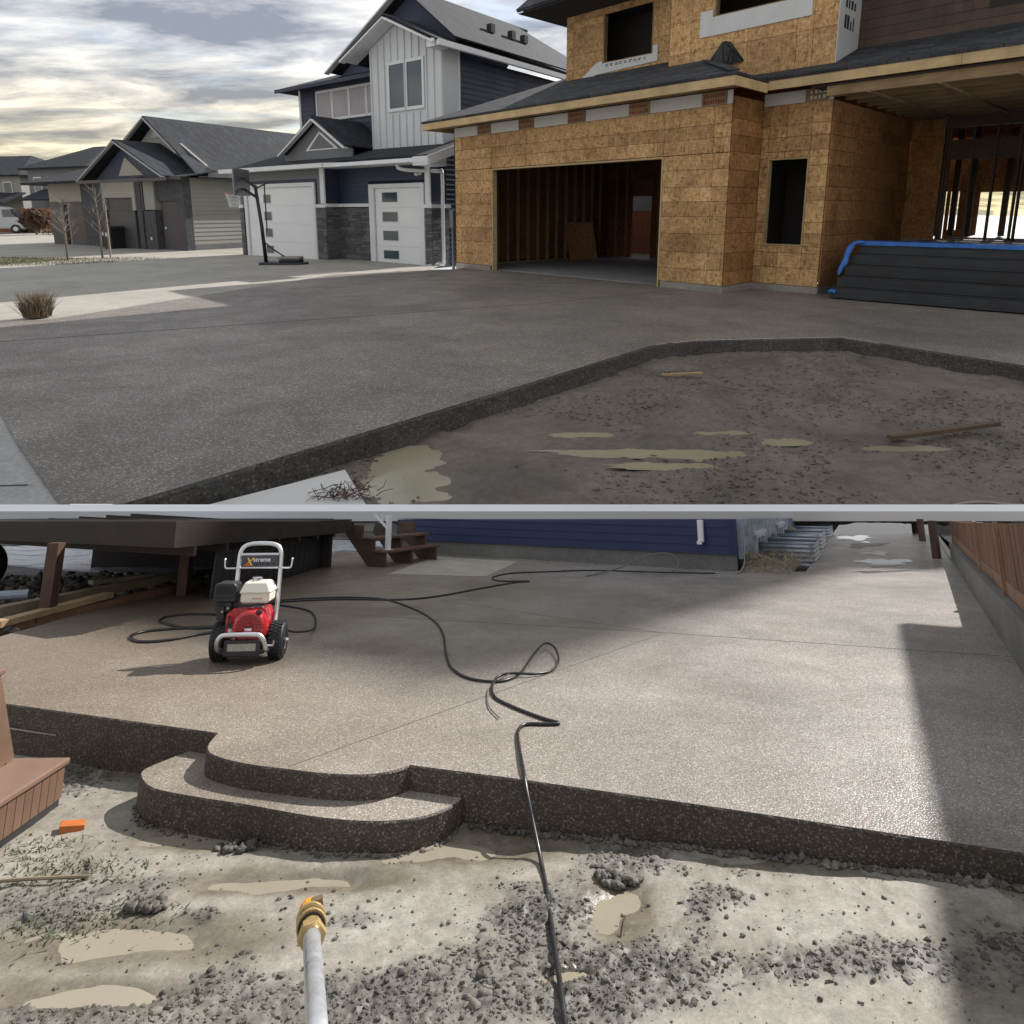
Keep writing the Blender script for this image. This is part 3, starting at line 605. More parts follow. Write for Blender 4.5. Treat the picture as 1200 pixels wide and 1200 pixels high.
# what is seen through the openings behind
sh = thing('sun_blocker', st(-1.5, 18.12, 0, ANG_A), 'plain grey shed wall beyond the orange fence added to stop sun through the garage back doorway', 'blocker')
MB().box(-3.2, 2.3, 9.9, 11.5, -.2, 4.4).build('wall', greyblue, sh); MB().prism([(9.7, 4.4), (11.7, 4.4), (10.7, 5.1)], -3.4, 2.4, 'x').build('roof', shingle_b, sh)  # grey wall added and raised to keep sun off the garage floor
fence_m = wood('red brown fence', (.28, .11, .045), 16, .25, stretch=(1, 1, .06)); 
fb = thing('board_fence', st(-1.5, 18.12, 0, ANG_A), 'orange brown board fence seen through the back doorway of the garage', 'fence')
for k in range(20): MB().box(-2.5 + .15 * k, -2.355 + .15 * k, 8.4, 8.42, -.1, 1.5 + .01 * (k % 2)).build('board', fence_m, fb)
MB().box(-2.5, .5, 8.42, 8.46, .3, .38).build('rail', fence_m, fb)
nb = thing('neighbour_house', st(-1.5, 18.12, 0, ANG_A), 'grey house with white window trim seen through the unfinished house', 'house')
MB().box(-9, 2.5, 21, 28, -.3, 2.35).build('wall', greyblue, nb); MB().box(-1.2, .2, 20.9, 21, 0, .01).build('step', greyblue, nb); tri_roof(nb, 'roof', [[(-9.4, 20.6, 2.3), (2.9, 20.6, 2.3), (2.9, 24.5, 3.6), (-9.4, 24.5, 3.6)]], shingle_b)
m = MB(); m.box(.2, 1.6, 20.94, 20.995, .2, .3).box(.2, .3, 20.94, 20.995, .3, 1.5).box(1.5, 1.6, 20.94, 20.995, .3, 1.5).box(.2, 1.6, 20.94, 20.995, 1.5, 1.6); m.build('window_trim', white_trim, nb); MB().box(.3, 1.5, 20.97, 20.99, .3, 1.5).build('window', pane_m, nb)
# ================================================================ navy and white house
D2 = math.atan2(-.6097, .7926)
h2 = thing('two_storey_house', st(-2.18, 20.08, -.15, D2), 'navy and white two storey house with stone pillars and two white garage doors', 'house')
Z = .15                                                              # heights below were measured from the street, base is 15 cm lower
def lap(par, mat, face, fix, a0, a1, z0, z1, step=.14, holes=(), name='siding_board'):
    z = z0
    while z < z1 - .02:
        zt = min(z + step, z1); seg = [(a0, a1)]
        for h in holes:
            if h[2] < (z + zt) / 2 < h[3]: seg = [s_ for p, q in seg for s_ in ((p, min(q, h[0])), (max(p, h[1]), q)) if s_[1] - s_[0] > .03]
        for p, q in seg:
            m = MB(); pr = [(fix + .0, z), (fix + .022, z + .002), (fix + .006, zt), (fix, zt)]
            if face == '-v': m.prism([(2 * fix - a, b) for a, b in pr], p, q, 'x')
            else: m.prism(pr, p, q, 'y')
            m.build(name, mat, par)
        z = zt
# prism axis 'x' takes (y, z); axis 'y' takes (x, z)
core = MB(); core.box(-8.7, -3.76, -1.19, 6, 0, 3.1).box(-3.76, .30, -.6, 6, 0, 3.1); core.build('wall', navy, h2)
DZ = lambda z: z + Z
# double door section, v = -1.2
lap(h2, greyblue, '-v', -1.2, -8.68, -3.92, DZ(1.66), DZ(2.9), .14, [(-8.35, -4.1, 0, DZ(2.48))])
MB().box(-3.92, -3.72, -1.245, -1.19, DZ(1.72), DZ(2.9)).build('corner_board', white_trim, h2); MB().box(-8.68, -8.56, -1.245, -1.21, DZ(1.72), DZ(2.9)).build('corner_board', white_trim, h2)
st_o = MB()
cnt = stone_face(h2, unit_stone, -8.62, -8.38, .0, DZ(1.6), -1.22, 'v', 0)
MB().box(-8.64, -8.36, -1.29, -1.2, DZ(1.6), DZ(1.71)).build('stone_cap', white_trim, h2)
def garage(par, u0, u1, ztop, v, pane_u, pane_z, label, trimw=.14):
    t = MB(); t.box(u0 - trimw, u0, v - .06, v, 0, ztop + .12).box(u1, u1 + trimw * .8, v - .06, v, 0, ztop + .12).box(u0, u1, v - .06, v, ztop, ztop + .12); t.build('door_trim', white_trim, par)
    dr = MB().box(u0, u1, v + .02, v + .05, .01, ztop).build('garage_door', white_door, par); dr['label'] = label
    k = 4; hh = (ztop - .012) / k
    for i in range(k): MB().box(u0 + .01, u1 - .01, v + .004, v + .02, .016 + i * hh, .006 + (i + 1) * hh).build('door_panel', white_door, dr)
    for z0, z1 in pane_z: MB().box(pane_u[0] - .03, pane_u[1] + .03, v - .004, v + .004, DZ(z0) - .03, DZ(z1) + .03).build('pane_frame', white_trim, dr); MB().box(pane_u[0], pane_u[1], v - .008, v - .004, DZ(z0), DZ(z1)).build('pane', doorpane, dr)
PZ = [(1.76, 2.04), (1.18, 1.46), (.62, .90), (.06, .31)]
garage(h2, -8.1, -4.30, 2.42, -1.215, (-7.12, -6.7), PZ, 'wide white garage door with one column of small windows')
# single door section, v = -.85
lap(h2, navy, '-v', -.62, -3.74, .3, DZ(1.68), DZ(2.95), .14, [(-2.32, .08, 0, DZ(2.36))])
MB().box(-3.74, .30, -.60, -.59, 0, 3).build('wall_backing', navy, h2)
garage(h2, -2.05, -.08, 2.32, -.64, (-1.72, -1.06), PZ, 'single white garage door with four dark windows', .22)
n_st = stone_face(h2, unit_stone, -3.74, -2.30, .0, DZ(1.62), -.64, 'v', 0)
MB().box(-3.76, -2.28, -.71, -.61, DZ(1.62), DZ(1.72)).build('stone_cap', white_trim, h2)
stone_face(h2, unit_stone, -4.16, -3.70, .0, DZ(1.60), -1.225, 'v', 0); MB().box(-4.16, -3.68, -1.27, -1.222, DZ(1.60), DZ(1.70)).build('stone_cap', white_trim, h2)
stone_face(h2, unit_stone, -1.2, -.60, .0, DZ(1.62), -3.74, 'u', 0); MB().box(-3.74, -3.66, -1.22, -.62, DZ(1.62), DZ(1.72)).build('stone_cap', white_trim, h2)
stone_face(h2, unit_stone, .02, .36, .0, DZ(1.58), -.64, 'v', 0); stone_face(h2, unit_stone, -.62, .06, .0, DZ(1.58), .34, 'u', 0)
MB().box(.0, .42, -.72, .1, DZ(1.58), DZ(1.68)).build('stone_cap', white_trim, h2)
MB().box(.14, .32, -.68, -.62, DZ(1.68), DZ(2.85)).build('corner_board', white_trim, h2)
lap(h2, navy, '+u', .30, .0, 6, 0, 3.4, .14)
lt = MB(); lt.lathe([(.0, 0), (.05, .01), (.05, .09), (.0, .1)], (-.05, -.70, DZ(2.55)), 'y', 10).lathe([(0, 0), (.045, .01), (.055, .11), (0, .115)], (-.18, -.74, DZ(2.53)), 'x', 10); lt.build('flood_light', white_trim, h2)
# lower roof, gutters and rakes
LR = lambda v: DZ(2.93) + .30 * (v + 1.45)
tri_roof(h2, 'lower_roof', [[(-9.2, -1.5, LR(-1.5)), (-3.3, -1.5, LR(-1.5)), (-2.7, -1.2, LR(-1.2)), (.85, -1.2, LR(-1.2)), (.85, 1.2, LR(1.2)), (-9.2, 1.45, LR(1.45))]], shingle_b, .08)
gt = MB()
prof = [(-.10, -.13), (.0, -.13), (.0, .0), (-.12, .0)]
def gutter(a, b):
    m = MB(); m.beam(a, b, .11, .13); m.build('gutter', white_trim, h2)
gz = DZ(2.86)
gutter((-9.2, -1.56, gz), (-3.28, -1.56, gz)); gutter((-3.26, -1.55, gz), (-2.66, -1.26, gz)); gutter((-2.64, -1.26, gz), (.90, -1.26, gz))
MB().beam((.9, -1.30, DZ(2.84)), (.9, 1.2, LR(1.2) - .10), .045, .24).build('rake_board', white_trim, h2)
MB().prism([(-1.3, DZ(2.72)), (-.55, DZ(2.72)), (-.55, LR(-.55) - .1), (-1.3, DZ(2.95))], .3, .88, 'x').build('boxed_eave', white_trim, h2)
MB().box(-9.1, .3, -1.48, -.6, DZ(2.80), DZ(2.82)).build('soffit', white_trim, h2)
dp = smooth_path([(-.35, -1.25, DZ(2.78)), (-.34, -1.22, DZ(2.68)), (-.1, -1.0, DZ(2.62)), (.42, -.4, DZ(2.6)), (.46, -.3, DZ(2.52)), (.46, -.3, 1.4), (.46, -.3, .22), (.42, -.38, .12), (.0, -1.2, .03)], 4)
MB().tube(dp, .05, 8).build('downspout', white_trim, h2, smooth=True)
# little gable over the wide door
gA = (-4.50, 4.34); gL = (-6.42, 3.30); gR = (-2.95, 3.38)
MB().prism([(gL[0], DZ(3.0)), (gR[0], DZ(3.0)), (gR[0], DZ(gR[1])), (gA[0], DZ(gA[1])), (gL[0], DZ(gL[1]))], -.72, -.64, 'y').build('gable_wall', greyblue, h2)
MB().prism([(-5.25, DZ(3.42)), (-3.55, DZ(3.42)), (-4.48, DZ(4.0))], -.74, -.722, 'y').build('gable_trim', white_trim, h2)
MB().prism([(-5.05, DZ(3.46)), (-3.75, DZ(3.46)), (-4.48, DZ(3.92))], -.75, -.742, 'y').build('gable_panel', greyblue, h2)
for q in (gL, gR): MB().beam((q[0], -.95, DZ(q[1])), (gA[0], -.95, DZ(gA[1])), .05, .16, (0, -1, 0)).build('rake_board', white_trim, h2)
tri_roof(h2, 'gable_roof', [[(gL[0], -.97, DZ(gL[1]) + .09), (gA[0], -.97, DZ(gA[1]) + .12), (gA[0], 1.9, DZ(gA[1]) + .12), (gL[0], 1.9, DZ(gL[1]) + .09)], [(gA[0], -.97, DZ(gA[1]) + .12), (gR[0], -.97, DZ(gR[1]) + .09), (gR[0], 1.9, DZ(gR[1]) + .09), (gA[0], 1.9, DZ(gA[1]) + .12)]], shingle_b, .05)
# board and batten bay
BA, BL, BR = (-1.72, 7.02), (-3.75, 6.05), (.30, 6.08)
MB().prism([(-3.0, DZ(3.2)), (.05, DZ(3.2)), (.05, DZ(6.2)), (-1.72, DZ(7.0)), (-3.0, DZ(6.4))], .2, .95, 'y').build('bay_wall', bb_m, h2)
for u in np.arange(-2.97, .06, .3):
    zt = 7.0 - .47 * abs(u + 1.72) if u > -2.99 else 6.4
    for z0, z1 in (((3.2, zt),) if not -2.15 < u < -.66 else ((3.2, 4.46), (5.94, zt))):
        MB().box(u, u + .045, .155, .20, DZ(z0), DZ(z1) - .06).build('batten', bb_m, h2)
MB().box(.02, .085, .165, .235, DZ(3.2), DZ(6.1)).build('corner_board', white_trim, h2); MB().box(.03, .075, .90, .97, DZ(3.3), DZ(6.1)).build('corner_board', white_trim, h2)
for a, b in ((-2.1, -1.45), (-1.33, -.70)):
    q = MB(); q.box(a - .1, a, .14, .2, DZ(4.48), DZ(5.93)).box(b, b + .08, .14, .2, DZ(4.48), DZ(5.93)).box(a, b, .14, .2, DZ(5.83), DZ(5.93)).box(a, b, .14, .2, DZ(4.48), DZ(4.57))
    wdw = q.build('window', white_trim, h2); MB().box(a, b, .165, .185, DZ(4.57), DZ(5.83)).build('pane', pane_m, wdw)
for q, s_ in ((BL, 1), (BR, 1)): MB().beam((q[0], -.30, DZ(q[1])), (BA[0], -.30, DZ(BA[1])), .05, .22, (0, -1, 0)).build('rake_board', white_trim, h2)
tri_roof(h2, 'bay_soffit', [[(BL[0], -.28, DZ(BL[1]) + .04), (BA[0], -.28, DZ(BA[1]) + .04), (BA[0], .3, DZ(BA[1]) + .04), (BL[0], .3, DZ(BL[1]) + .04)], [(BA[0], -.28, DZ(BA[1]) + .04), (BR[0], -.28, DZ(BR[1]) + .04), (BR[0], .3, DZ(BR[1]) + .04), (BA[0], .3, DZ(BA[1]) + .04)]], white_trim, .02)
tri_roof(h2, 'bay_roof', [[(BL[0] - .1, -.34, DZ(BL[1]) + .08), (BA[0], -.34, DZ(BA[1]) + .14), (BA[0], 4, DZ(BA[1]) + .14), (BL[0] - .1, 4, DZ(BL[1]) + .08)], [(BA[0], -.34, DZ(BA[1]) + .14), (BR[0] + .08, -.34, DZ(BR[1]) + .10), (BR[0] + .08, 9, DZ(BR[1]) + .10), (BA[0], 9, DZ(BA[1]) + .14)]], shingle_b, .05)
MB().beam((BR[0] + .1, -.3, DZ(6.08)), (BR[0] + .1, 9.2, DZ(6.08)), .12, .15).build('gutter', white_trim, h2)
MB().prism([(-.34, DZ(6.2)), (-.34, DZ(5.98)), (.2, DZ(5.98)), (.2, DZ(6.2))], .0, .3, 'x').build('boxed_eave', white_trim, h2)
# upper navy walls
MB().box(-7.75, 0.0, 1.0, 9, DZ(3.1), DZ(5.95)).build('upper_wall', navy, h2)
lap(h2, navy, '+u', 0.0, .98, 9, DZ(3.2), DZ(6.0), .16); lap(h2, navy, '-v', 1.0, -7.75, -3.0, DZ(3.3), DZ(5.8), .16, [(-7.0, -3.6, DZ(4.7), DZ(5.8))])
UW = [(-6.75, -5.95), (-5.85, -5.05), (-4.95, -4.15), (-4.05, -3.3)]
for a, b in UW:
    q = MB(); q.box(a - .06, a, .93, .985, DZ(4.62), DZ(5.66)).box(b, b + .06, .93, .985, DZ(4.62), DZ(5.66)).box(a, b, .93, .985, DZ(5.58), DZ(5.66)).box(a, b, .93, .985, DZ(4.62), DZ(4.70))
    wdw = q.build('window', white_trim, h2); MB().box(a, b, .945, .97, DZ(4.70), DZ(5.58)).build('pane', pane_pale, wdw)
MB().box(-7.84, -7.74, .95, 1.02, DZ(3.3), DZ(5.8)).build('downspout', white_trim, h2)
UE = DZ(5.82)
tri_roof(h2, 'upper_roof', [[(-8.5, .45, UE), (-2.9, .45, UE), (-2.9, 2.6, UE + .8), (-6.4, 2.6, UE + .8)], [(-8.5, .45, UE), (-6.4, 2.6, UE + .8), (-6.4, 6, UE + .8), (-8.5, 8, UE)]], shingle_b, .1)
MB().box(-8.5, -2.95, .40, .46, UE - .12, UE).build('gutter', navy, h2)
# big gable behind
GA, GL, GR = (-1.9, 8.05), (-5.6, 6.05), (.30, 6.3)
MB().prism([(GL[0] + .3, DZ(6.0)), (0, DZ(6.0)), (0, DZ(6.6)), (GA[0], DZ(7.95))], .9, 1.0, 'y').build('gable_wall', navy, h2)
MB().beam((GL[0], .52, DZ(GL[1])), (GA[0], .52, DZ(GA[1])), .05, .2, (0, -1, 0)).build('rake_board', white_trim, h2)
tri_roof(h2, 'main_roof', [[(GL[0], .5, DZ(GL[1]) + .08), (GA[0], .5, DZ(GA[1]) + .12), (GA[0], 7, DZ(GA[1]) + .12), (GL[0], 9, DZ(GL[1]) + .08)], [(GA[0], .5, DZ(GA[1]) + .12), (GR[0], .5, DZ(GR[1]) + .1), (GR[0], 9.3, DZ(GR[1]) + .1), (GA[0], 6.2, DZ(GA[1]) + .12)]], shingle_b, .05)
for v_ in (3.2, 4.3, 5.0): MB().box(-.75, -.55, v_, v_ + .2, DZ(7.15), DZ(7.42)).build('roof_vent', black_pl, h2)
mt = thing('utility_meter', st(-1.5, 18.12, -.1, ANG_A), 'small grey utility box on a post beside the strand board corner', 'utility box')
MB().box(-.42, -.26, .1, .2, 1.15, 1.62).build('box', greyblue, mt, bevel=.01); MB().box(-.37, -.31, .13, .19, 0, 1.15).build('post', greyblue, mt)

# ================================================================ grey bungalow with twin gables
D3 = math.atan2(-.5216, .8532)
h3 = thing('grey_bungalow', st(-12.89, 27.21, -.2, D3), 'grey one storey house with two front gables and a dark garage door', 'house')
g_side = plain('pale grey siding', (.30, .295, .27), .65, var=.06, scale=1.2 / S, per=.04); beige = plain('beige panel', (.36, .33, .28), .65, var=.06, scale=1 / S); taupe = plain('dark taupe door', (.075, .064, .066), .55, var=.08, scale=1 / S)
dstone = plain('dark stone', (.075, .075, .082), .85, var=.4, scale=6 / S, bump=.01 * S)
MB().box(-6.3, 0, 0, 10, 0, 3.0).build('wall', g_side, h3)
lap(h3, g_side, '+u', 0.0, .05, 9, .35, 3.0, .17); MB().box(.0, .03, .05, 9, .0, .35).build('foundation', greyblue, h3)
MB().box(-.36, .03, -.28, .05, 0, 3.0).build('stone_pillar', dstone, h3); MB().box(-2.75, -1.95, -.32, .0, 0, 1.7).build('stone_wall', dstone, h3)
MB().box(-3.15, -2.82, -.36, -.02, 0, 3.0).build('stone_pillar', dstone, h3); MB().box(-6.5, -5.75, -.36, -.02, 0, 3.0).build('stone_pillar', dstone, h3)
MB().box(-2.82, -2.7, -.34, -.02, 1.7, 3.0).build('corner_board', taupe, h3); MB().box(-2.68, -1.95, -.3, -.0, 1.74, 2.95).build('wall_panel', g_side, h3); MB().box(-1.93, -.38, -.2, -.0, 2.1, 3.0).build('wall_panel', dstone, h3)
d3 = MB().box(-1.75, -.45, -.12, -.02, .02, 2.05).build('entry_door', taupe, h3); MB().box(-1.62, -1.55, -.15, -.12, .95, 1.05).build('handle', white_trim, d3)
q = MB(); q.box(-5.72, -3.18, -.40, -.30, 2.25, 2.95).box(-5.72, -5.5, -.40, -.30, 1.72, 2.25).box(-3.42, -3.18, -.40, -.30, 1.72, 2.25); q.build('door_surround', beige, h3)
d3 = MB().box(-5.5, -3.42, -.28, -.2, .02, 2.25).build('garage_door', taupe, h3)
for k in range(4): MB().box(-5.48, -3.44, -.31, -.28, .03 + .555 * k, .575 + .555 * k).build('door_panel', taupe, d3)
MB().box(-2.40, -2.3, -.35, -.32, .5, .62).build('outlet', white_trim, h3)
# front gable
fa, fl_, fr_ = (-3.75, 4.5), (-6.95, 2.95), (-.5, 3.0)
MB().prism([(-6.3, 3.0), (-.5, 3.0), (fa[0], 4.4)], -.3, -.1, 'y').build('gable_wall', navy, h3); MB().prism([(-4.35, 3.15), (-2.5, 3.15), (fa[0], 3.9)], -.33, -.302, 'y').build('gable_panel', beige, h3)
pale_tr = plain('pale grey trim', (.40, .40, .40), .6, var=.06, scale=1 / S)
for q in (fl_, fr_): MB().beam((q[0], -.72, q[1]), (fa[0], -.72, fa[1]), .05, .14, (0, -1, 0)).build('rake_board', pale_tr, h3)
tri_roof(h3, 'gable_roof', [[(fl_[0], -.75, fl_[1] + .06), (fa[0], -.75, fa[1] + .1), (fa[0], 4, fa[1] + .1), (fl_[0], 4, fl_[1] + .06)], [(fa[0], -.75, fa[1] + .1), (fr_[0], -.75, fr_[1] + .06), (fr_[0], 4, fr_[1] + .06), (fa[0], 4, fa[1] + .1)]], shingle_b, .05)
MB().box(-6.8, -.3, -.8, -.7, 2.86, 2.99).build('gutter', taupe, h3); MB().box(-2.6, .35, -.55, -.42, 2.9, 3.0).build('gutter', taupe, h3)
# main gable and its long roof
ga, gl_, gr_ = (-4.0, 5.62), (-8.2, 3.6), (.42, 2.98)
MB().prism([(-7.6, 3.2), (-.6, 3.2), (-.4, 3.4), (ga[0], 5.5)], 1.3, 1.4, 'y').build('gable_wall', g_side, h3)
MB().prism([(-4.4, 4.85), (-3.6, 4.85), (-4.0, 5.25)], 1.26, 1.298, 'y').build('gable_panel', pale_tr, h3)
for q in ((-8.0, 3.4), (-1.8, 4.05)): MB().beam((q[0], .8, q[1]), (ga[0], .8, ga[1]), .05, .16, (0, -1, 0)).build('rake_board', pale_tr, h3)
tri_roof(h3, 'main_roof', [[(-8.2, .78, 3.5), (ga[0], .78, ga[1] + .1), (ga[0], 12, ga[1] + .1), (-8.2, 12, 3.5)], [(ga[0], .78, ga[1] + .1), (-1.6, .78, 4.0), (gr_[0], .2, gr_[1] + .05), (gr_[0], 12, gr_[1] + .05), (ga[0], 12, ga[1] + .1)]], shingle_b, .06)
tri_roof(h3, 'porch_roof', [[(-2.7, -.5, 3.02), (.42, -.5, 3.02), (.42, 1.0, 3.3), (-2.7, 1.6, 3.85)]], shingle_b, .05)

# ================================================================ next garage down the street, then distant houses
h4 = thing('far_garage_house', st(-20.38, 32.45, -.2, D3), 'beige fronted house with twin dark garage doors left of the bungalow', 'house')
MB().box(-3.3, 1.6, 0, 7, 0, 3.0).build('wall', beige, h4); MB().box(.1, 1.6, -.2, 0, 0, 3.0).build('stone_pillar', dstone, h4)
for a, b in ((-3.15, -1.75), (-1.35, .0)): 
    d4 = MB().box(a, b, -.1, -.02, .02, 2.0).build('garage_door', taupe, h4)
    for k in range(4): MB().box(a + .02, b - .02, -.13, -.1, .03 + .49 * k, .51 + .49 * k).build('door_panel', taupe, d4)
MB().box(-3.3, .08, -.08, 0, 2.04, 2.12).build('trim', taupe, h4)
tri_roof(h4, 'roof', [[(-4.1, -.9, 3.05), (2.4, -.9, 3.05), (2.4, 3, 4.4), (-.2, 3, 4.4)], [(-4.1, -.9, 3.05), (-.2, 3, 4.4), (-.2, 5, 4.4), (-4.1, 8, 3.05)]], shingle_b, .12)
lap(h4, beige, '-v', -.02, -3.3, .08, 2.14, 3.0, .15)
def far_house(x, y, wd, z1, label, colr, ang=0.0, two=True):
    h = thing('distant_house', st(x, y, -.2, ang), label, 'house', 'distant houses at the end of the street')
    MB().box(0, wd, 0, 8, 0, z1).build('wall', colr, h)
    tri_roof(h, 'roof', [[(-.5, -.5, z1), (wd + .5, -.5, z1), (wd - 3, 4, z1 + 2.0), (3, 4, z1 + 2.0)], [(wd + .5, -.5, z1), (wd + .5, 8.5, z1), (wd - 3, 4, z1 + 2.0)], [(-.5, 8.5, z1), (-.5, -.5, z1), (3, 4, z1 + 2.0)]], shingle_b, .15)
    if two: tri_roof(h, 'lower_roof', [[(wd * .25, -2.2, z1 * .5), (wd + .4, -2.2, z1 * .5), (wd + .4, 0, z1 * .5 + .9), (wd * .25, 0, z1 * .5 + .9)]], shingle_b, .12)
    for k in range(4):
        for z0 in ((z1 * .12, z1 * .62) if two else (z1 * .3,)):
            u = .8 + k * (wd - 1.6) / 3.4; q = MB().box(u, u + 1.0, -.09, -.01, z0, z0 + 1.25).build('window', white_trim, h); MB().box(u + .08, u + .92, -.11, -.09, z0 + .08, z0 + 1.17).build('pane', pane_m, q)
    return h
far_house(-54, 63, 11, 4.8, 'long pale grey house under a low roof at the far left edge', g_side, -.25)
far_house(-41, 58, 7.5, 5.2, 'grey two storey house just left of the twin dark garage doors', greyblue, -.4)
far_house(-78, 84, 14, 5.4, 'faintest grey house farthest away behind the parked van', g_side, -.2)
fb2 = thing('far_fence', st(-44.5, 56, -.2, -.35), 'low brown board fence in front of the distant houses', 'fence')
for k in range(60): MB().box(.16 * k, .16 * k + .15, 0, .03, 0, 1.85 + .03 * (k % 3)).build('board', fence_m, fb2)
MB().box(0, 9.6, .03, .09, .5, .6).build('rail', fence_m, fb2)
# ================================================================ small things along the street
# basketball stand
hp = thing('basketball_hoop', st(-7.25, 19.72, -.12, 0), 'portable black basketball hoop standing in front of the wide white garage door', 'basketball hoop')
MB().tube([(0, 0, .08), (-.06, 0, 1.2), (-.16, -.02, 2.35)], [.055, .05, .045], 10).build('pole', black_met, hp, smooth=True)
b = MB(); b.prism([(-.1, -.35), (.55, -.4), (1.15, -.32), (1.25, 0), (1.15, .32), (.55, .4), (-.1, .35), (-.2, 0)], .0, .14).prism([(.45, -.28), (1.05, -.22), (1.05, .22), (.45, .28)], .14, .22); b.build('base', black_pl, hp, bevel=.03)
MB().box(.40, 1.05, -.22, .22, .225, .30).build('ballast_slab', found_m, hp, bevel=.02)
b = MB(); b.tube([(-.05, 0, .75), (.25, 0, .5), (.75, 0, .15)], .02, 6).tube([(-.05, .12, .7), (.25, .12, .45), (.75, .12, .15)], .02, 6); b.build('brace', black_met, hp)
b = MB()
for s_ in (-.1, .1): b.beam((-.15, s_, 2.28), (-.52, s_, 2.55), .025, .04).beam((-.14, s_, 2.0), (-.52, s_, 2.25), .025, .04)
b.beam((-.16, 0, 2.25), (.18, 0, 2.40), .03, .04); b.build('backboard_arm', black_met, hp)
MB().tube([(.1, 0, 2.36), (.09, 0, 1.0)], .018, 6).build('lift_rod', black_met, hp)
bd = MB(); bd.box(-.56, -.53, -.56, .56, 2.05, 2.80); clear_b = glass('smoky backboard', (.10, .11, .12), .25); bd.build('backboard', clear_b, hp)
b = MB(); b.box(-.58, -.562, -.56, .56, 2.05, 2.09).box(-.58, -.562, -.56, .56, 2.76, 2.80).box(-.58, -.562, -.56, -.52, 2.09, 2.76).box(-.58, -.562, .52, .56, 2.09, 2.76).box(-.58, -.562, -.22, .22, 2.16, 2.18).box(-.58, -.562, -.22, .22, 2.5, 2.52); b.build('backboard_line', plain('grey line', (.35, .36, .37), .6), hp)
N = 20; MB().tube([(-.82 + .23 * math.cos(2 * math.pi * i / N), .23 * math.sin(2 * math.pi * i / N), 2.12) for i in range(N)], .012, 6, True).build('rim', plain('orange rim', (.42, .15, .06), .5), hp)
b = MB()
for i in range(12):
    a, c = 2 * math.pi * i / 12, 2 * math.pi * (i + .5) / 12; d = 2 * math.pi * (i + 1) / 12
    for q in (a, d): b.tube([(-.82 + .22 * math.cos(q), .22 * math.sin(q), 2.11), (-.82 + .16 * math.cos(c), .16 * math.sin(c), 1.92), (-.82 + .12 * math.cos(q), .12 * math.sin(q), 1.72)], .009, 4)
b.build('net', white_trim, hp)
# wheeled bins
def bin_(M, label):
    t = thing('wheeled_bin', M, label, 'wheelie bin', 'bins by the garage of the grey bungalow')
    MB().prism2([(-.26, -.30), (.26, -.30), (.26, .30), (-.26, .30)], [.06] * 4, [.95] * 4).build('body', black_pl, t, bevel=.03)
    b = MB(); b.prism([(-.36, .95), (.34, .95), (.36, .99), (.2, 1.06), (-.3, 1.04), (-.38, .98)], -.31, .31, 'y'); b.build('lid', black_pl, t, bevel=.01)
    for s_ in (-.3, .3): MB().lathe([(.0, -.03), (.13, -.03), (.13, .03), (.0, .03)], (.2, s_, .13), 'y', 14).build('wheel', black_met, t)
    b = MB().tube([(.34, -.25, .93), (.42, -.25, .95), (.42, .25, .95), (.34, .25, .93)], .018, 6); b.build('handle', black_met, t)
    MB().box(-.10, .10, -.312, -.302, .62, .78).build('sticker', white_trim, t); return t
bin_(st(-17.2, 29.1, -.2, -.5), 'black wheelie bin with a pale sticker beside the dark garage door'); bin_(st(-18.1, 30.3, -.2, -.2), 'second dark bin half hidden behind the black one with the sticker')
# two young staked trees
bark = wood('young bark', (.20, .17, .135), 20, .3, stretch=(1, 1, .2)); stake_m = wood('pale stake', (.34, .29, .21), 20)
def sapling(x, y, h, label, stake, seed):
    r = random.Random(seed); t = thing('young_tree', st(x, y, -.09), label, 'tree', 'bare saplings on the grass strip')
    MB().tube([(0, 0, 0), (.02, 0, h * .4), (-.02, .01, h * .75), (.01, 0, h)], [.035, .028, .018, .006], 7).build('trunk', bark, t, smooth=True)
    b = MB()
    for k in range(26):
        z = h * r.uniform(.30, .95); a = r.uniform(0, 6.28); l = r.uniform(.25, .6) * (1.15 - z / h * .6)
        p = [(0, 0, z), (math.cos(a) * l * .5, math.sin(a) * l * .5, z + l * .45), (math.cos(a + .3) * l * .85, math.sin(a + .3) * l * .85, z + l * 1.0)]
        b.tube(p, [.010, .007, .003], 5)
        for q in range(3):
            a2 = a + r.uniform(-1, 1); b.tube([p[1], (p[1][0] + math.cos(a2) * .2, p[1][1] + math.sin(a2) * .2, p[1][2] + r.uniform(.08, .3))], [.005, .002], 4)
    b.build('crown', bark, t)
    if stake: MB().tube([(.22, .1, 0), (.22, .1, 1.75)], .03, 6).build('stake', stake_m, t)
sapling(-14.35, 21.6, 1.95, 'thin bare sapling alone on the grass strip near the left edge', False, 3)
sapling(-13.95, 22.8, 2.35, 'taller bare sapling tied to a pale stake in front of the bungalow', True, 8)
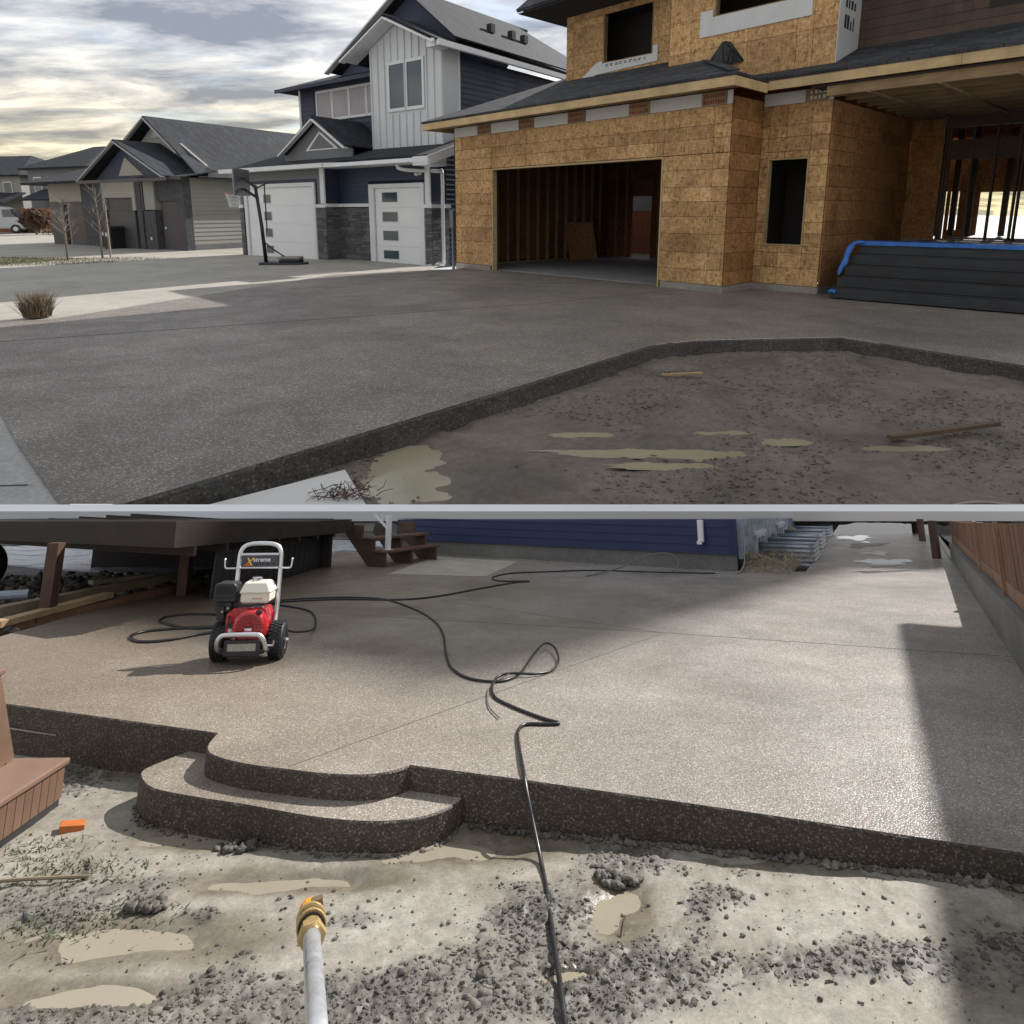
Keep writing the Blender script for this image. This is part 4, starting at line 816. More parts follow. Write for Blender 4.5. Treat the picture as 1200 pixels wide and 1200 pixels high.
# grass strip
grass_m = plain('dry lawn', (.085, .085, .035), .9, var=.35, scale=3 / S)
m = MB(); gp = [(-22, 20.6), (-14.6, 19.35), (-13.2, 19.6), (-11.7, 21.6), (-11.35, 22.6), (-12.6, 22.9), (-16, 22.8), (-24, 24.5)]
m.prism(gp, -.3, -.085); tag(m.build('lawn', grass_m, mat=st(0, 0)), kind='structure')
def tufts(name, n, fn, mat, M, unit, hmin, hmax, wd, seed, lean=.5):
    r = np.random.default_rng(seed); P, Fc = [], []
    for i in range(n):
        x, y, z = fn(r); h = r.uniform(hmin, hmax); a = r.uniform(0, 6.28); dx, dy = math.cos(a) * wd, math.sin(a) * wd; lx, ly = r.normal(0, lean * h, 2); b = len(P)
        P += [(x - dx, y - dy, z), (x + dx, y + dy, z), (x + lx * .45 + dx * .7, y + ly * .45 + dy * .7, z + h * .6), (x + lx * .45 - dx * .7, y + ly * .45 - dy * .7, z + h * .6), (x + lx, y + ly, z + h)]
        Fc += [(b, b + 1, b + 2, b + 3), (b + 3, b + 2, b + 4)]
    m = MB(unit); m.v = P; m.f = Fc; return m.build(name, mat, mat=M)
def inpoly(x, y, p):
    c = False
    for i in range(len(p)):
        (a, b), (d, e) = p[i], p[i - 1]
        if (b > y) != (e > y) and x < (d - a) * (y - b) / (e - b) + a: c = not c
    return c
def lawn_pt(r):
    while True:
        x, y = r.uniform(-20, -11.3), r.uniform(19.3, 24)
        if inpoly(x, y, gp): return x, y, -.086
tag(tufts('grass', 5000, lawn_pt, plain('grass blades', (.12, .115, .05), .8, var=.4, scale=2 / S), st(0, 0), S, .03, .09, .006, 5), kind='stuff')
# clump of dry ornamental grass at the left edge
og = thing('ornamental_grass', st(-6.85, 9.5, 0), 'round clump of dry brown ornamental grass at the edge of the slab', 'plant')
straw = plain('dry straw', (.20, .155, .095), .85, var=.4, scale=5 / S); straw_d = plain('dry stems', (.10, .075, .05), .85, var=.4, scale=5 / S)
def clump(r):
    a, q = r.uniform(0, 6.28), .17 * math.sqrt(r.random()); return q * math.cos(a), q * math.sin(a), 0
o = tufts('leaves', 700, clump, straw, None, S, .18, .42, .005, 21, .33); o.parent = og
o = tufts('stems', 260, clump, straw_d, None, S, .12, .34, .006, 22, .45); o.parent = og
# white sheet with twigs at the foot of the slab
ws = thing('white_board', st(-.9, 3.5, -.125), 'flat white board lying in the muddy puddle beside the slab edge', 'board')
m = MB(); m.prism([(-1.08, NEAR + .012 - 3.5), (.19, NEAR + .012 - 3.5), (-.16, .49)], -.03, .012); m.build('board', plain('white board face', (.62, .61, .57), .6, var=.06, scale=1 / S), ws)
twig_m = plain('twig', (.10, .055, .04), .8, var=.3, scale=5 / S)
tw = thing('twig_pile', st(-.98, 3.62, -.112), 'tangle of thin reddish brown twigs on the white board', 'twigs')
m = MB(); r = random.Random(4)
for k in range(60):
    x, y = r.gauss(0, .10), r.uniform(-.10, .06); a = r.uniform(0, 6.28); l = r.uniform(.04, .13)
    m.tube([(x, y, .005), (x + math.cos(a) * l * .5, y + math.sin(a) * l * .4, r.uniform(.01, .05)), (x + math.cos(a + .5) * l, y + math.sin(a + .5) * l * .7, r.uniform(.0, .07))], [.003, .0025, .0015], 4)
m.build('twigs', twig_m, tw)
# sticks on the dirt
tag(MB().beam((2.75, 4.62, -.12), (3.75, 4.92, -.11), .05, .03).build('wood_strip', wood('wet lumber', (.13, .085, .05), 20), mat=st(0, 0)), 'long thin wet strip of wood lying on the dirt plot', 'stick')
tag(MB().beam((1.52, 6.55, -.13), (1.95, 6.62, -.13), .035, .02).build('wood_strip', lumber, mat=st(0, 0)), 'short pale strip of wood lying on the dirt below the slab corner', 'stick')
tag(MB().tube(smooth_path([(2.3, NEAR + .03, -.12), (2.42, 3.42, -.1), (2.6, 3.46, -.09), (2.8, 3.44, -.1), (3.1, 3.46, -.12)]), .008, 6).build('wire', plain('pale wire', (.30, .28, .24), .6, scale=3 / S), mat=st(0, 0), smooth=True), 'thin pale curved wire lying on the dirt near the right edge', 'wire')
# van
vn = thing('parked_van', st(-39.8, 52.0, -.2, .35), 'pale silver van parked on the street at the far left edge', 'van')
vb = MB(); vb.prism([(-2.6, .35), (2.3, .35), (2.5, .6), (2.45, 1.0), (1.75, 1.2), (1.2, 1.85), (.8, 2.0), (-2.4, 2.0), (-2.65, 1.6)], -.95, .95, 'y'); vpaint = plain('van paint', (.46, .48, .50), .35, var=.04, coat=.5, scale=1 / S); vb.build('body', vpaint, vn, bevel=.06)
m = MB(); m.prism([(1.72, 1.24), (1.24, 1.80), (.85, 1.80), (.85, 1.24)], -.965, .965, 'y'); m.build('side_window', pane_m, vn)
m = MB(); m.add([(1.80, -.8, 1.235), (1.80, .8, 1.235), (1.285, .75, 1.84), (1.285, -.75, 1.84)], [(0, 1, 2, 3)]); m.build('windscreen', pane_m, vn)
for x in (-1.7, 1.6):
    for y in (-.9, .9):
        wl = MB().lathe([(0, -.11), (.3, -.11), (.34, -.07), (.34, .07), (.3, .11), (0, .11)], (x, y, .34), 'y', 16).build('wheel', black_pl, vn); MB().lathe([(0, -.12), (.17, -.12), (.17, .12), (0, .12)], (x, y, .34), 'y', 12).build('rim', white_trim, wl)
for y in (-.7, .7): MB().box(2.44, 2.52, y - .16, y + .16, .72, .92).build('headlight', plain('lamp glass', (.6, .6, .58), .2), vn, bevel=.02)
# red brown bush
bu = thing('autumn_bush', st(-34.2, 48.5, -.2), 'rust coloured bush beside the parked van', 'bush')
def blob(r):
    v = r.normal(0, 1, 3); v /= np.linalg.norm(v); q = r.random() ** .4; return 1.0 * v[0] * q, .8 * v[1] * q, 1.0 + .75 * v[2] * q
o = tufts('leaves', 1500, blob, plain('rust leaves', (.12, .068, .045), .8, var=.35, scale=2 / S), None, S, .12, .28, .06, 31, .9); o.parent = bu
m = MB(); r = random.Random(2)
for k in range(9): a = r.uniform(0, 6.28); m.tube([(0, 0, 0), (.3 * math.cos(a), .3 * math.sin(a), .8), (.8 * math.cos(a), .7 * math.sin(a), 1.6)], [.05, .035, .015], 5)
m.build('stem', bark, bu)
sb = thing('low_shrub', st(-32.5, 49.6, -.2), 'low tan shrub in front of the far brown fence', 'bush')
o = tufts('leaves', 500, lambda r: (r.normal(0, .8), r.normal(0, .4), r.uniform(0, .3)), straw, None, S, .2, .5, .04, 33, .6); o.parent = sb
# ================================================================ THE BACK YARD (on the slope in front)
UNIT = 1.0
Y0 = yd(0, 0)
agg_patio = aggregate('wet washed aggregate patio', scl(.95, [(.10, .088, .078), (.34, .30, .265), (.45, .42, .385), (.21, .18, .16), (.62, .60, .57), (.31, .26, .215), (.16, .15, .145), (.42, .37, .32)]), .0098, 1.0, .6, .34, (.74, 1.12), (.262, .245, .222), silt_sheen=True)
agg_patch = aggregate('older pale aggregate', scl(.9, [(.2, .18, .15), (.40, .36, .3), (.5, .46, .40), (.30, .26, .22), (.55, .52, .47)]), .014, 1.0, .8, .7, (.9, 1.1), (.36, .33, .28))
agg_side = aggregate('patio edge aggregate', scl(.46, [(.06, .045, .036), (.20, .145, .105), (.33, .27, .215), (.12, .085, .065), (.44, .39, .34), (.17, .12, .09), (.085, .07, .06), (.28, .19, .125)]), .011, 1.0, .75, .55, (.70, 1.2), (.048, .036, .028))
mud_m = mudmat('wet clay', (.200, .181, .143), (.305, .29, .255), 1.0, churn=((.085, .078, .067), (.19, .178, .157)), wetattr=True); clod_m = mudmat('clay clods', (.058, .053, .046), (.175, .163, .142), 1.0, lump=True)
milk = plain('milky puddle', (.265, .235, .178), .10, var=.07, scale=3); path_m = agg_patio
# ---- ground of the yard: far sheet + fine near mud
PATIO = [(-3.9, 5.02), (-1.72, 4.30)] + [tuple(p[:2]) for p in smooth_path([(-1.72, 4.30, 0), (-1.69, 4.10, 0), (-1.60, 3.97, 0), (-1.39, 3.86, 0), (-1.15, 3.79, 0), (-.93, 3.735, 0), (-.73, 3.725, 0), (-.60, 3.77, 0), (-.53, 3.84, 0)], 4)[1:]] + [(0, 3.68), (.78, 3.42), (1.44, 3.19), (1.95, 3.01), (2.9, 2.68), (4.3, 2.2)]
TREAD = [(-1.90, 4.36), (-2.02, 4.12), (-1.99, 4.0), (-1.85, 3.86), (-1.6, 3.765), (-1.31, 3.68), (-.95, 3.56), (-.7, 3.515), (-.51, 3.525), (-.38, 3.585), (-.27, 3.70), (-.245, 3.78)]
TREAD = [tuple(p[:2]) for p in smooth_path([(a, b, 0) for a, b in TREAD], 4)]
def edge_y(x): return np.interp(x, [p[0] for p in PATIO], [p[1] for p in PATIO])
def tread_y(x): return np.interp(x, [-2.02, -1.99, -1.85, -1.6, -1.31, -.95, -.7, -.51, -.38, -.27, -.245], [4.12, 4.0, 3.86, 3.765, 3.68, 3.56, 3.515, 3.525, 3.585, 3.70, 3.8])
def base_z(x): return np.interp(x, [-4, -1.9, -.7, 0, .8, 1.4, 1.95, 4], [-.30, -.27, -.25, -.22, -.165, -.13, -.11, -.06])
# puddles: where the photograph shows standing milky water
PUD = [(-1.38, 2.93, .28, .085), (-1.12, 3.30, .20, .06), (.42, 3.03, .085, .14), (.19, 2.68, .06, .035), (-1.25, 3.70, .40, .08), (-.2, 3.52, .35, .10), (-1.45, 2.66, .2, .05), (-.75, 3.30, .2, .06)]
def rough_mask(x, y):
    g = lambda cx, cy, rx, ry, k=1: k * np.exp(-((x - cx) / rx) ** 2 - ((y - cy) / ry) ** 2)
    m = g(-.55, 2.60, .70, .24) + g(.10, 2.66, .35, .22) + g(.18, 3.08, .24, .20) + g(.5, 3.34, .22, .10) + g(.82, 3.03, .16, .10) + g(.50, 2.62, .30, .14) + g(1.15, 2.62, .32, .13) + g(-1.35, 2.56, .4, .10) + g(-.62, 3.02, .18, .10) + g(-1.95, 3.25, .45, .25, .6) + g(-2.6, 4.35, .35, .25, .8) + g(-1.22, 3.06, .10, .06, .7) + g(1.75, 2.6, .4, .2, .8) + g(-.2, 3.2, .12, .05, .6) + g(.95, 3.2, .12, .06, .6)
    m = m * .85 - .05 + 1.0 * (fbm(x, y, 1.6, 4, 51) - .5) + 1.25 * (fbm(x, y, 4.2, 4, 57, .6) - .5)
    for cx, cy, rx, ry in PUD: m = m - .9 * np.exp(-((x - cx) / rx) ** 4 - ((y - cy) / ry) ** 4)
    return np.clip((m - .30) * 2.0, 0, 1)
def mud_h(x, y, fine=True):
    m = rough_mask(x, y)
    h = base_z(x) + .030 * (fbm(x, y, 1.6, 4, 61) - .5)
    wx, wy = x + .22 * (fbm(x, y, 3.1, 3, 201) - .5), y + .14 * (fbm(x, y, 3.7, 3, 211) - .5)
    for cx, cy, rx, ry in PUD: h = h - .034 * np.exp(-((wx - cx) / rx) ** 2 - ((wy - cy) / ry) ** 2)
    h = h + m * (.030 * (fbm(x, y, 6, 3, 81) - .30) + .034 * (fbm(x, y, 24, 4, 91, .7) - .5)) + .012 * (fbm(x, y, 9, 4, 95) - .5)
    return h
mud = grid_mesh('mud_ground', -3.9, 3.4, 1000, 2.25, 5.2, 480, mud_h, mud_m, Y0, 1.0); tag(mud, kind='structure')
vv = np.empty(len(mud.data.vertices) * 3, np.float32); mud.data.vertices.foreach_get('co', vv); vv = vv.reshape(-1, 3)
at = mud.data.attributes.new('churned', 'FLOAT', 'POINT'); aw = mud.data.attributes.new('wetness', 'FLOAT', 'POINT'); wv = np.zeros(len(vv), np.float32)
for cx, cy, rx, ry in PUD: wv = np.maximum(wv, np.exp(-(((vv[:, 0] - cx) / (1.9 * rx)) ** 2 + ((vv[:, 1] - cy) / (1.9 * ry)) ** 2) ** 2))
wv = np.maximum(wv, np.exp(-((edge_y(vv[:, 0]) - vv[:, 1]) / .16) ** 2) * (fbm(vv[:, 0], vv[:, 1], 3, 3, 5) > .42))
aw.data.foreach_set('value', wv)
at.data.foreach_set('value', np.clip(rough_mask(vv[:, 0], vv[:, 1]) * 1.25, 0, 1).astype(np.float32))
yg = MB(); yg.add([(-40, 5.15, -.45), (40, 5.15, -.45), (60, 60, -.45), (-60, 60, -.45)], [(0, 1, 2, 3)]).add([(-40, -14, -.45), (40, -14, -.45), (40, 2.3, -.42), (-40, 2.3, -.42)], [(0, 1, 2, 3)]).add([(-40, 2.3, -.42), (-3.85, 2.3, -.42), (-3.85, 5.15, -.42), (-40, 5.15, -.45)], [(0, 1, 2, 3)]).add([(3.35, 2.3, -.42), (40, 2.3, -.42), (40, 5.15, -.45), (3.35, 5.15, -.42)], [(0, 1, 2, 3)])
tag(yg.build('yard_ground', mud_m, mat=Y0), kind='structure')
for k, (cx, cy, rx, ry) in enumerate(PUD):
    N = 28; m = MB(); aa = np.linspace(0, 6.28, 60); z = float(np.percentile(mud_h(cx + 1.25 * rx * np.cos(aa), cy + 1.25 * ry * np.sin(aa)), 12)) + .0003 * k
    m.add([(cx + 1.7 * rx * math.cos(6.2832 * i / N), cy + 1.7 * ry * math.sin(6.2832 * i / N), z) for i in range(N)], [tuple(range(N))]); tag(m.build('puddle', milk, mat=Y0), kind='stuff')
def scatter(n, x0, x1, y0, y1, thr, seed, rmin, rmax, pw):
    r = np.random.default_rng(seed); x, y = r.uniform(x0, x1, n), r.uniform(y0, y1, n); m = rough_mask(x, y)
    k = (m > thr * r.random(n) + .02) & (y < edge_y(x) - .05) & ~((x > -2.1) & (x < -.2) & (y > tread_y(x) - .04)); x, y = x[k], y[k]
    rad = rmin + (rmax - rmin) * r.random(len(x)) ** pw; return np.stack([x, y, mud_h(x, y) - rad * .05], 1), rad
p, rd = scatter(80000, -3.2, 2.6, 2.3, 4.9, .9, 101, .0025, .0125, 2.4); lumps('small_clods', p, rd, clod_m, Y0, 1.0, .62, .36)
p, rd = scatter(1500, -3.2, 2.6, 2.3, 4.9, 1.3, 102, .010, .024, 3.0); lumps('large_clods', p, rd, clod_m, Y0, 1.0, .7, .30, True)
r = np.random.default_rng(55); x = r.uniform(-3.0, 2.6, 3200); y = r.uniform(2.3, 4.8, 3200); k = (y < edge_y(x) - .03) & ~((x > -2.1) & (x < -.2) & (y > tread_y(x) - .03)); x, y = x[k], y[k]; rd = .002 + .008 * r.random(len(x)) ** 3
lumps('scattered_crumbs', np.stack([x, y, mud_h(x, y) + rd * .3], 1), rd, clod_m, Y0, 1.0)
for cx, cy, rr, lab in ((-1.30, 3.60, .085, 'low heap of dark wet clods in front of the lower step'), (-1.48, 3.13, .065, 'dark lump of clay left of the spray lance'), (.44, 3.19, .065, 'dark clod above the small square puddle')):
    n = 40; r = np.random.default_rng(int(cx * 100) + 900); a = r.uniform(0, 6.28, n); q = rr * np.sqrt(r.random(n)); X = cx + q * np.cos(a) * 1.3; Yy = cy + q * np.sin(a) * .7
    rd = .010 + .014 * r.random(n); o = lumps('clay_heap', np.stack([X, Yy, mud_h(X, Yy) + rd * .4 + .02 * (1 - q / rr)], 1), rd, clod_m, Y0, 1.0, .75, .25, True, kind=None); tag(o, lab, 'clod')
# lumpy wet mortar line at the foot of the slab edge
X = np.linspace(-.2, 2.4, 520) ; r = np.random.default_rng(77); Yy = edge_y(X) - .03 - .03 * r.random(520); rd = .006 + .016 * r.random(520) ** 2
lumps('edge_crumbs', np.stack([X, Yy, mud_h(X, Yy) + rd * .4], 1), rd, clod_m, Y0, 1.0, .8, .25)
sx = np.array([p[0] for p in TREAD[6:-4]]); sy = np.array([p[1] for p in TREAD[6:-4]]); X = np.interp(np.linspace(0, 1, 160), np.linspace(0, 1, len(sx)), sx); Yy = np.interp(np.linspace(0, 1, 160), np.linspace(0, 1, len(sx)), sy) - .02 - .04 * r.random(160); rd = .004 + .012 * r.random(160) ** 2
lumps('step_crumbs', np.stack([X, Yy, mud_h(X, Yy) + rd * .4], 1), rd, clod_m, Y0, 1.0, .8, .25)
# weeds
weed = plain('weed leaves', (.06, .072, .032), .7, var=.35, scale=9)
def wp(r):
    cx, cy = [(-2.1, 3.42), (-1.85, 3.40), (-1.6, 3.08), (-2.61, 4.5), (-1.8, 3.02), (-2.25, 3.6)][r.integers(6)]; x, y = cx + r.normal(0, .13), cy + r.normal(0, .07); return x, y, float(mud_h(np.array(x), np.array(y)))
tag(tufts('weeds', 900, wp, weed, Y0, 1.0, .006, .022, .004, 12, 1.3), kind='stuff')
# ---- patio slab, edge and lower step
BACK = [(4.3, 2.2), (4.55, 6.2), (8.86, 13.95), (9.0, 14.1), (22, 36.8), (16.3, 40), (13.8, 28.9), (5.05, 12.02), (3.95, 12.0), (3.7, 12.6), (-1.9, 16.2), (-6.2, 14.6), (-3.95, 11.7), (-4.62, 9.9), (-4.93, 8.2), (-4.95, 6.6), (-4.9, 5.35)]
m = MB(); poly = PATIO + BACK[1:]; n = len(poly)
m.add([(x, y, 0) for x, y in poly], [tuple(range(n))]); patio = tag(m.build('patio', agg_patio, mat=Y0), kind='structure')
def edge_strip(line, z0, z1, name, par, seed):
    r = random.Random(seed); pts = []
    for a, b in zip(line, line[1:]):
        L = math.hypot(b[0] - a[0], b[1] - a[1]); k = max(1, int(L / .05)); pts += [(a[0] + (b[0] - a[0]) * i / k, a[1] + (b[1] - a[1]) * i / k) for i in range(k)]
    pts.append(line[-1]); v = []; rows = 6
    for i, p_ in enumerate(pts):
        a, b = pts[max(i - 1, 0)], pts[min(i + 1, len(pts) - 1)]; tx, ty = b[0] - a[0], b[1] - a[1]; l = math.hypot(tx, ty); nx, ny = ty / l, -tx / l
        for j in range(rows):
            f_ = j / (rows - 1); off = (0, .007, .009, .010, .012, .02)[j] + r.uniform(-.002, .002) * (j > 0); z = (z0, z0 - .008)[j > 0] + (z1 - z0 + .008) * max(0, (j - 1) / (rows - 2))
            v.append((p_[0] + nx * off, p_[1] + ny * off, z))
    m = MB(); m.add(v, [(rows * i + j, rows * i + j + 1, rows * (i + 1) + j + 1, rows * (i + 1) + j) for i in range(len(pts) - 1) for j in range(rows - 1)]); return m.build(name, agg_side, par)
edge_strip(PATIO, 0, -.40, 'patio_edge', patio, 1)
edge_strip([(-4.9, 5.35), (-3.9, 5.02)], 0, -.40, 'patio_edge', patio, 2)
tz = -.115
tp = TREAD + [(-.25, 3.95), (-.5, 4.1), (-1.2, 4.2), (-1.9, 4.42)]
m = MB(); m.add([(x, y, tz) for x, y in tp], [tuple(range(len(tp)))]); stp = m.build('step', agg_patio, mat=Y0); tag(stp, kind='structure'); edge_strip(TREAD, tz, -.36, 'step_edge', stp, 3)
m = MB(); m.beam((-4.0, 5.035 - .013, -.13), (-2.9, 4.685 - .013, -.135), .004, .008); m.build('form_line', concrete('cement line', (.28, .27, .25)), patio)
# saw joints and the older pale patch by the stairs
jm = plain('saw cut', (.14, .125, .108), .9)
m = MB(); m.beam((-4.9, 8.9, .0012), (1.52, 7.06, .0012), .012, .002).beam((1.52, 7.06, .0012), (4.4, 6.05, .0012), .012, .002).beam((-1.15, 3.82, .0012), (1.5, 7.05, .0012), .007, .002).beam((-.9, 9.0, .0012), (1.5, 7.05, .0012), .007, .002); m.build('saw_joint', jm, patio)
m = MB(); q = [(-2.06, 11.65), (-.41, 11.32), (.12, 13.6), (-1.6, 14.6)]; m.add([(x, y, .004) for x, y in q], [(0, 1, 2, 3)]); m.build('old_patch', agg_patch, patio)
film = NT('water film'); film.set('Base Color', (.20, .185, .165)); film.set('Roughness', .13); film.set('Coat Weight', .6); film.bump(film.noise(film.co(14), 1, 4, .6), .12, .004)
for x, y, rx, ry, ang, sd_ in ((7.2, 13.5, .8, .4, .9, 5), (9.0, 17.6, 1.0, .35, .9, 6), (8.0, 15.3, .5, .25, .9, 7), (6.3, 12.0, .5, .12, .2, 8), (9.9, 20.0, 1.0, .4, 1.0, 9)):
    r = random.Random(sd_); ph = [r.uniform(0, 6.28) for _ in range(4)]; pts = []
    for i in range(44):
        a = 6.2832 * i / 44; k = 1 + .25 * math.sin(3 * a + ph[0]) + .18 * math.sin(5 * a + ph[1]) + .12 * math.sin(9 * a + ph[2]); u_, v_ = rx * k * math.cos(a), ry * k * math.sin(a)
        pts.append((x + u_ * math.cos(ang) - v_ * math.sin(ang), y + u_ * math.sin(ang) + v_ * math.cos(ang), .0025 + .0002 * sd_))
    tag(MB().add(pts, [tuple(range(44))]).build('water_film', film.m, patio), kind='stuff')
# ---- pressure washer (front towards the camera)
silver = plain('brushed aluminium', (.70, .71, .72), .32, .85, .06, 8); red_p = plain('red enamel', (.46, .012, .018), .3, var=.12, scale=10, coat=.6); cream = plain('cream tank', (.74, .70, .60), .4, var=.05, scale=6)
rubber = plain('black rubber', (.016, .017, .02), .6, var=.3, scale=30, bump=.002); blk = plain('black housing', (.014, .015, .019), .42, var=.25, scale=12, coat=.2); chrome = plain('chrome', (.75, .75, .75), .15, 1.0, .03); grey_pl = plain('dark label', (.055, .06, .085), .45, var=.05)
pw = thing('pressure_washer', yd(-2.22, 6.03, 0, .12), 'red engined pressure washer with white handle and cream tank on the wet patio', 'pressure washer')
hb = smooth_path([(-.165, -.02, .20), (-.172, .10, .40), (-.178, .16, .62), (-.178, .18, .80), (-.165, .185, .865), (-.13, .19, .90), (-.06, .19, .915), (.06, .19, .915), (.13, .19, .90), (.165, .185, .865), (.178, .18, .80), (.182, .16, .62), (.19, .10, .40), (.195, -.02, .20)], 5)
MB().tube(hb, .0185, 10).build('handle', silver, pw, smooth=True)
b = MB(); b.box(-.165, .165, .155, .185, .815, .835).box(-.165, .165, .150, .180, .705, .72); b.build('handle_crossbar', silver, pw, bevel=.004)
pan = MB().box(-.155, .158, .148, .164, .72, .815).build('name_panel', grey_pl, pw, bevel=.003)
def text(body, size, loc, mat, par, name, rot=(math.pi / 2, 0, 0), shear=0, ext=.001):
    cu = bpy.data.curves.new(name, 'FONT'); cu.body = body; cu.size = size; cu.extrude = ext; cu.shear = shear; cu.align_x = 'LEFT'; cu.offset = size * .012
    cu.materials.append(mat); q = bpy.data.objects.new(name, cu); COL.objects.link(q); dg = bpy.context.evaluated_depsgraph_get(); me = bpy.data.meshes.new_from_object(q.evaluated_get(dg)); bpy.data.objects.remove(q)
    o = bpy.data.objects.new(name, me); COL.objects.link(o); o.parent = par; o.location = loc; o.rotation_euler = rot; return o
yel = plain('yellow print', (.80, .55, .06), .5); wht = plain('white print', (.82, .82, .82), .5); org = plain('orange print', (.55, .14, .03), .5)
text('X', .095, (-.125, .1465, .733), yel, pan, 'printed_word', shear=.3); text('streme', .052, (-.052, .1465, .765), wht, pan, 'printed_word')
m = MB(); m.prism([(-.14, .728), (-.075, .728), (-.095, .765)], .1455, .147, 'y'); m.build('printed_mark', org, pan)
m = MB()
for k in range(4): m.box(-.04 + .05 * k, -.012 + .05 * k, .1455, .147, .735, .75)
m.build('printed_mark', blk, pan)
for s_ in (-1, 1): MB().tube(smooth_path([(s_ * .178, .16, .71), (s_ * .235, .14, .71), (s_ * .275, .13, .715), (s_ * .283, .13, .74), (s_ * .287, .13, .795)], 3), .008, 7).build('hose_hook', silver, pw, smooth=True)
# chassis plate, front bumper, axle
MB().box(-.155, .175, -.24, .16, .085, .115).build('base_plate', blk, pw, bevel=.008); MB().box(-.13, .15, -.275, -.23, .075, .20).build('front_plate', blk, pw, bevel=.01)
MB().tube(smooth_path([(-.175, -.15, .10), (-.178, -.25, .13), (-.175, -.295, .19), (-.15, -.31, .235), (-.10, -.312, .25), (.11, -.312, .25), (.16, -.31, .235), (.188, -.295, .19), (.19, -.25, .13), (.188, -.15, .10)], 4), .019, 10).build('bumper', silver, pw, smooth=True)
MB().tube([(-.27, .0, .145), (.29, .0, .145)], .012, 8).build('axle', chrome, pw)
for s_, cx in ((-1, -.222), (1, .238)):
    prof = [(.075, -.055), (.12, -.062), (.138, -.052), (.147, -.03), (.149, 0), (.147, .03), (.138, .052), (.12, .062), (.075, .055)]
    ty = MB().lathe(prof, (cx, -.02, .149), 'x', 32); wh = ty.build('wheel', rubber, pw, smooth=True)
    tr = MB()
    for k in range(30):
        a = 6.2832 * k / 30
        for j, off in enumerate((-.034, 0, .034)):
            aa = a + (.1 if j == 1 else 0); M_ = Matrix.Translation((cx + off, -.02, .149)) @ Matrix.Rotation(aa, 4, 'X') @ Matrix.Translation((0, 0, .148)); tr.box(-.013, .013, -.010, .010, -.004, .006, M_)
    tr.build('tread', rubber, wh)
    MB().lathe([(0, -.05), (.07, -.05), (.078, -.06), (.078, .06), (.07, .05), (0, .05)], (cx, -.02, .149), 'x', 20).build('rim', grey_pl, wh)
    MB().lathe([(0, -.09), (.012, -.09), (.016, -.07), (.016, .07), (.012, .09), (0, .09)], (cx, -.02, .149), 'x', 10).build('axle_nut', chrome, wh)
# engine
en = MB(); en.prism([(-.15, .19), (.155, .19), (.172, .25), (.17, .36), (.15, .42), (-.11, .425), (-.165, .38), (-.17, .27)], -.14, .08, 'y').lathe([(0, -.235), (.115, -.235), (.135, -.21), (.145, -.14)], (.045, 0, .285), 'y', 28)
eng = en.build('engine', red_p, pw, bevel=.012)
gl = MB()
for rr in (.045, .062, .079, .096):
    n = int(rr * 260)
    for k in range(n): a = 6.2832 * k / n; gl.box(-.004, .004, -.243, -.234, -.005, .005, Matrix.Translation((.045 + rr * math.cos(a), 0, .285 + rr * math.sin(a))) @ Matrix.Rotation(-a, 4, 'Y'))
gl.build('starter_grille', blk, eng); MB().lathe([(0, -.25), (.036, -.25), (.04, -.235)], (.045, 0, .285), 'y', 20).build('starter_cap', red_p, eng); MB().box(.015, .075, -.254, -.250, .292, .306).build('starter_badge', blk, eng); MB().box(.018, .072, -.2545, -.250, .268, .286).build('starter_badge', silver, eng)
m = MB(); m.lathe([(0, -.01), (.018, -.01), (.018, .05), (0, .05)], (-.115, -.17, .225), 'z', 10).lathe([(0, 0), (.014, 0), (.014, .05), (0, .05)], (-.085, -.175, .215), 'z', 10); m.build('oil_filler', cream, pw, smooth=False)
m = MB(); m.box(-.13, -.08, -.19, -.15, .275, .31); m.build('switch_box', blk, pw, bevel=.006)
# tank with seam and cap
tk = MB(); tk.prism([(-.055, .455), (.155, .455), (.17, .475), (.172, .54), (-.068, .54), (-.07, .475)], -.13, .10, 'y'); tnk = tk.build('fuel_tank', cream, pw, bevel=.018)
t2 = MB(); t2.v = [(-.075, -.145, .535), (.178, -.145, .535), (.178, .115, .535), (-.075, .115, .535), (-.075, -.145, .55), (.178, -.145, .55), (.178, .115, .55), (-.075, .115, .55), (-.045, -.105, .625), (.14, -.105, .625), (.14, .08, .625), (-.045, .08, .625)]
t2.f = [(0, 3, 2, 1), (0, 1, 5, 4), (1, 2, 6, 5), (2, 3, 7, 6), (3, 0, 4, 7), (4, 5, 9, 8), (5, 6, 10, 9), (6, 7, 11, 10), (7, 4, 8, 11), (8, 9, 10, 11)]; t2.build('tank_top', cream, tnk, bevel=.014)
MB().lathe([(0, 0), (.038, 0), (.042, .006), (.042, .03), (.036, .036), (0, .036)], (.035, -.02, .622), 'z', 18).build('tank_cap', chrome, tnk)
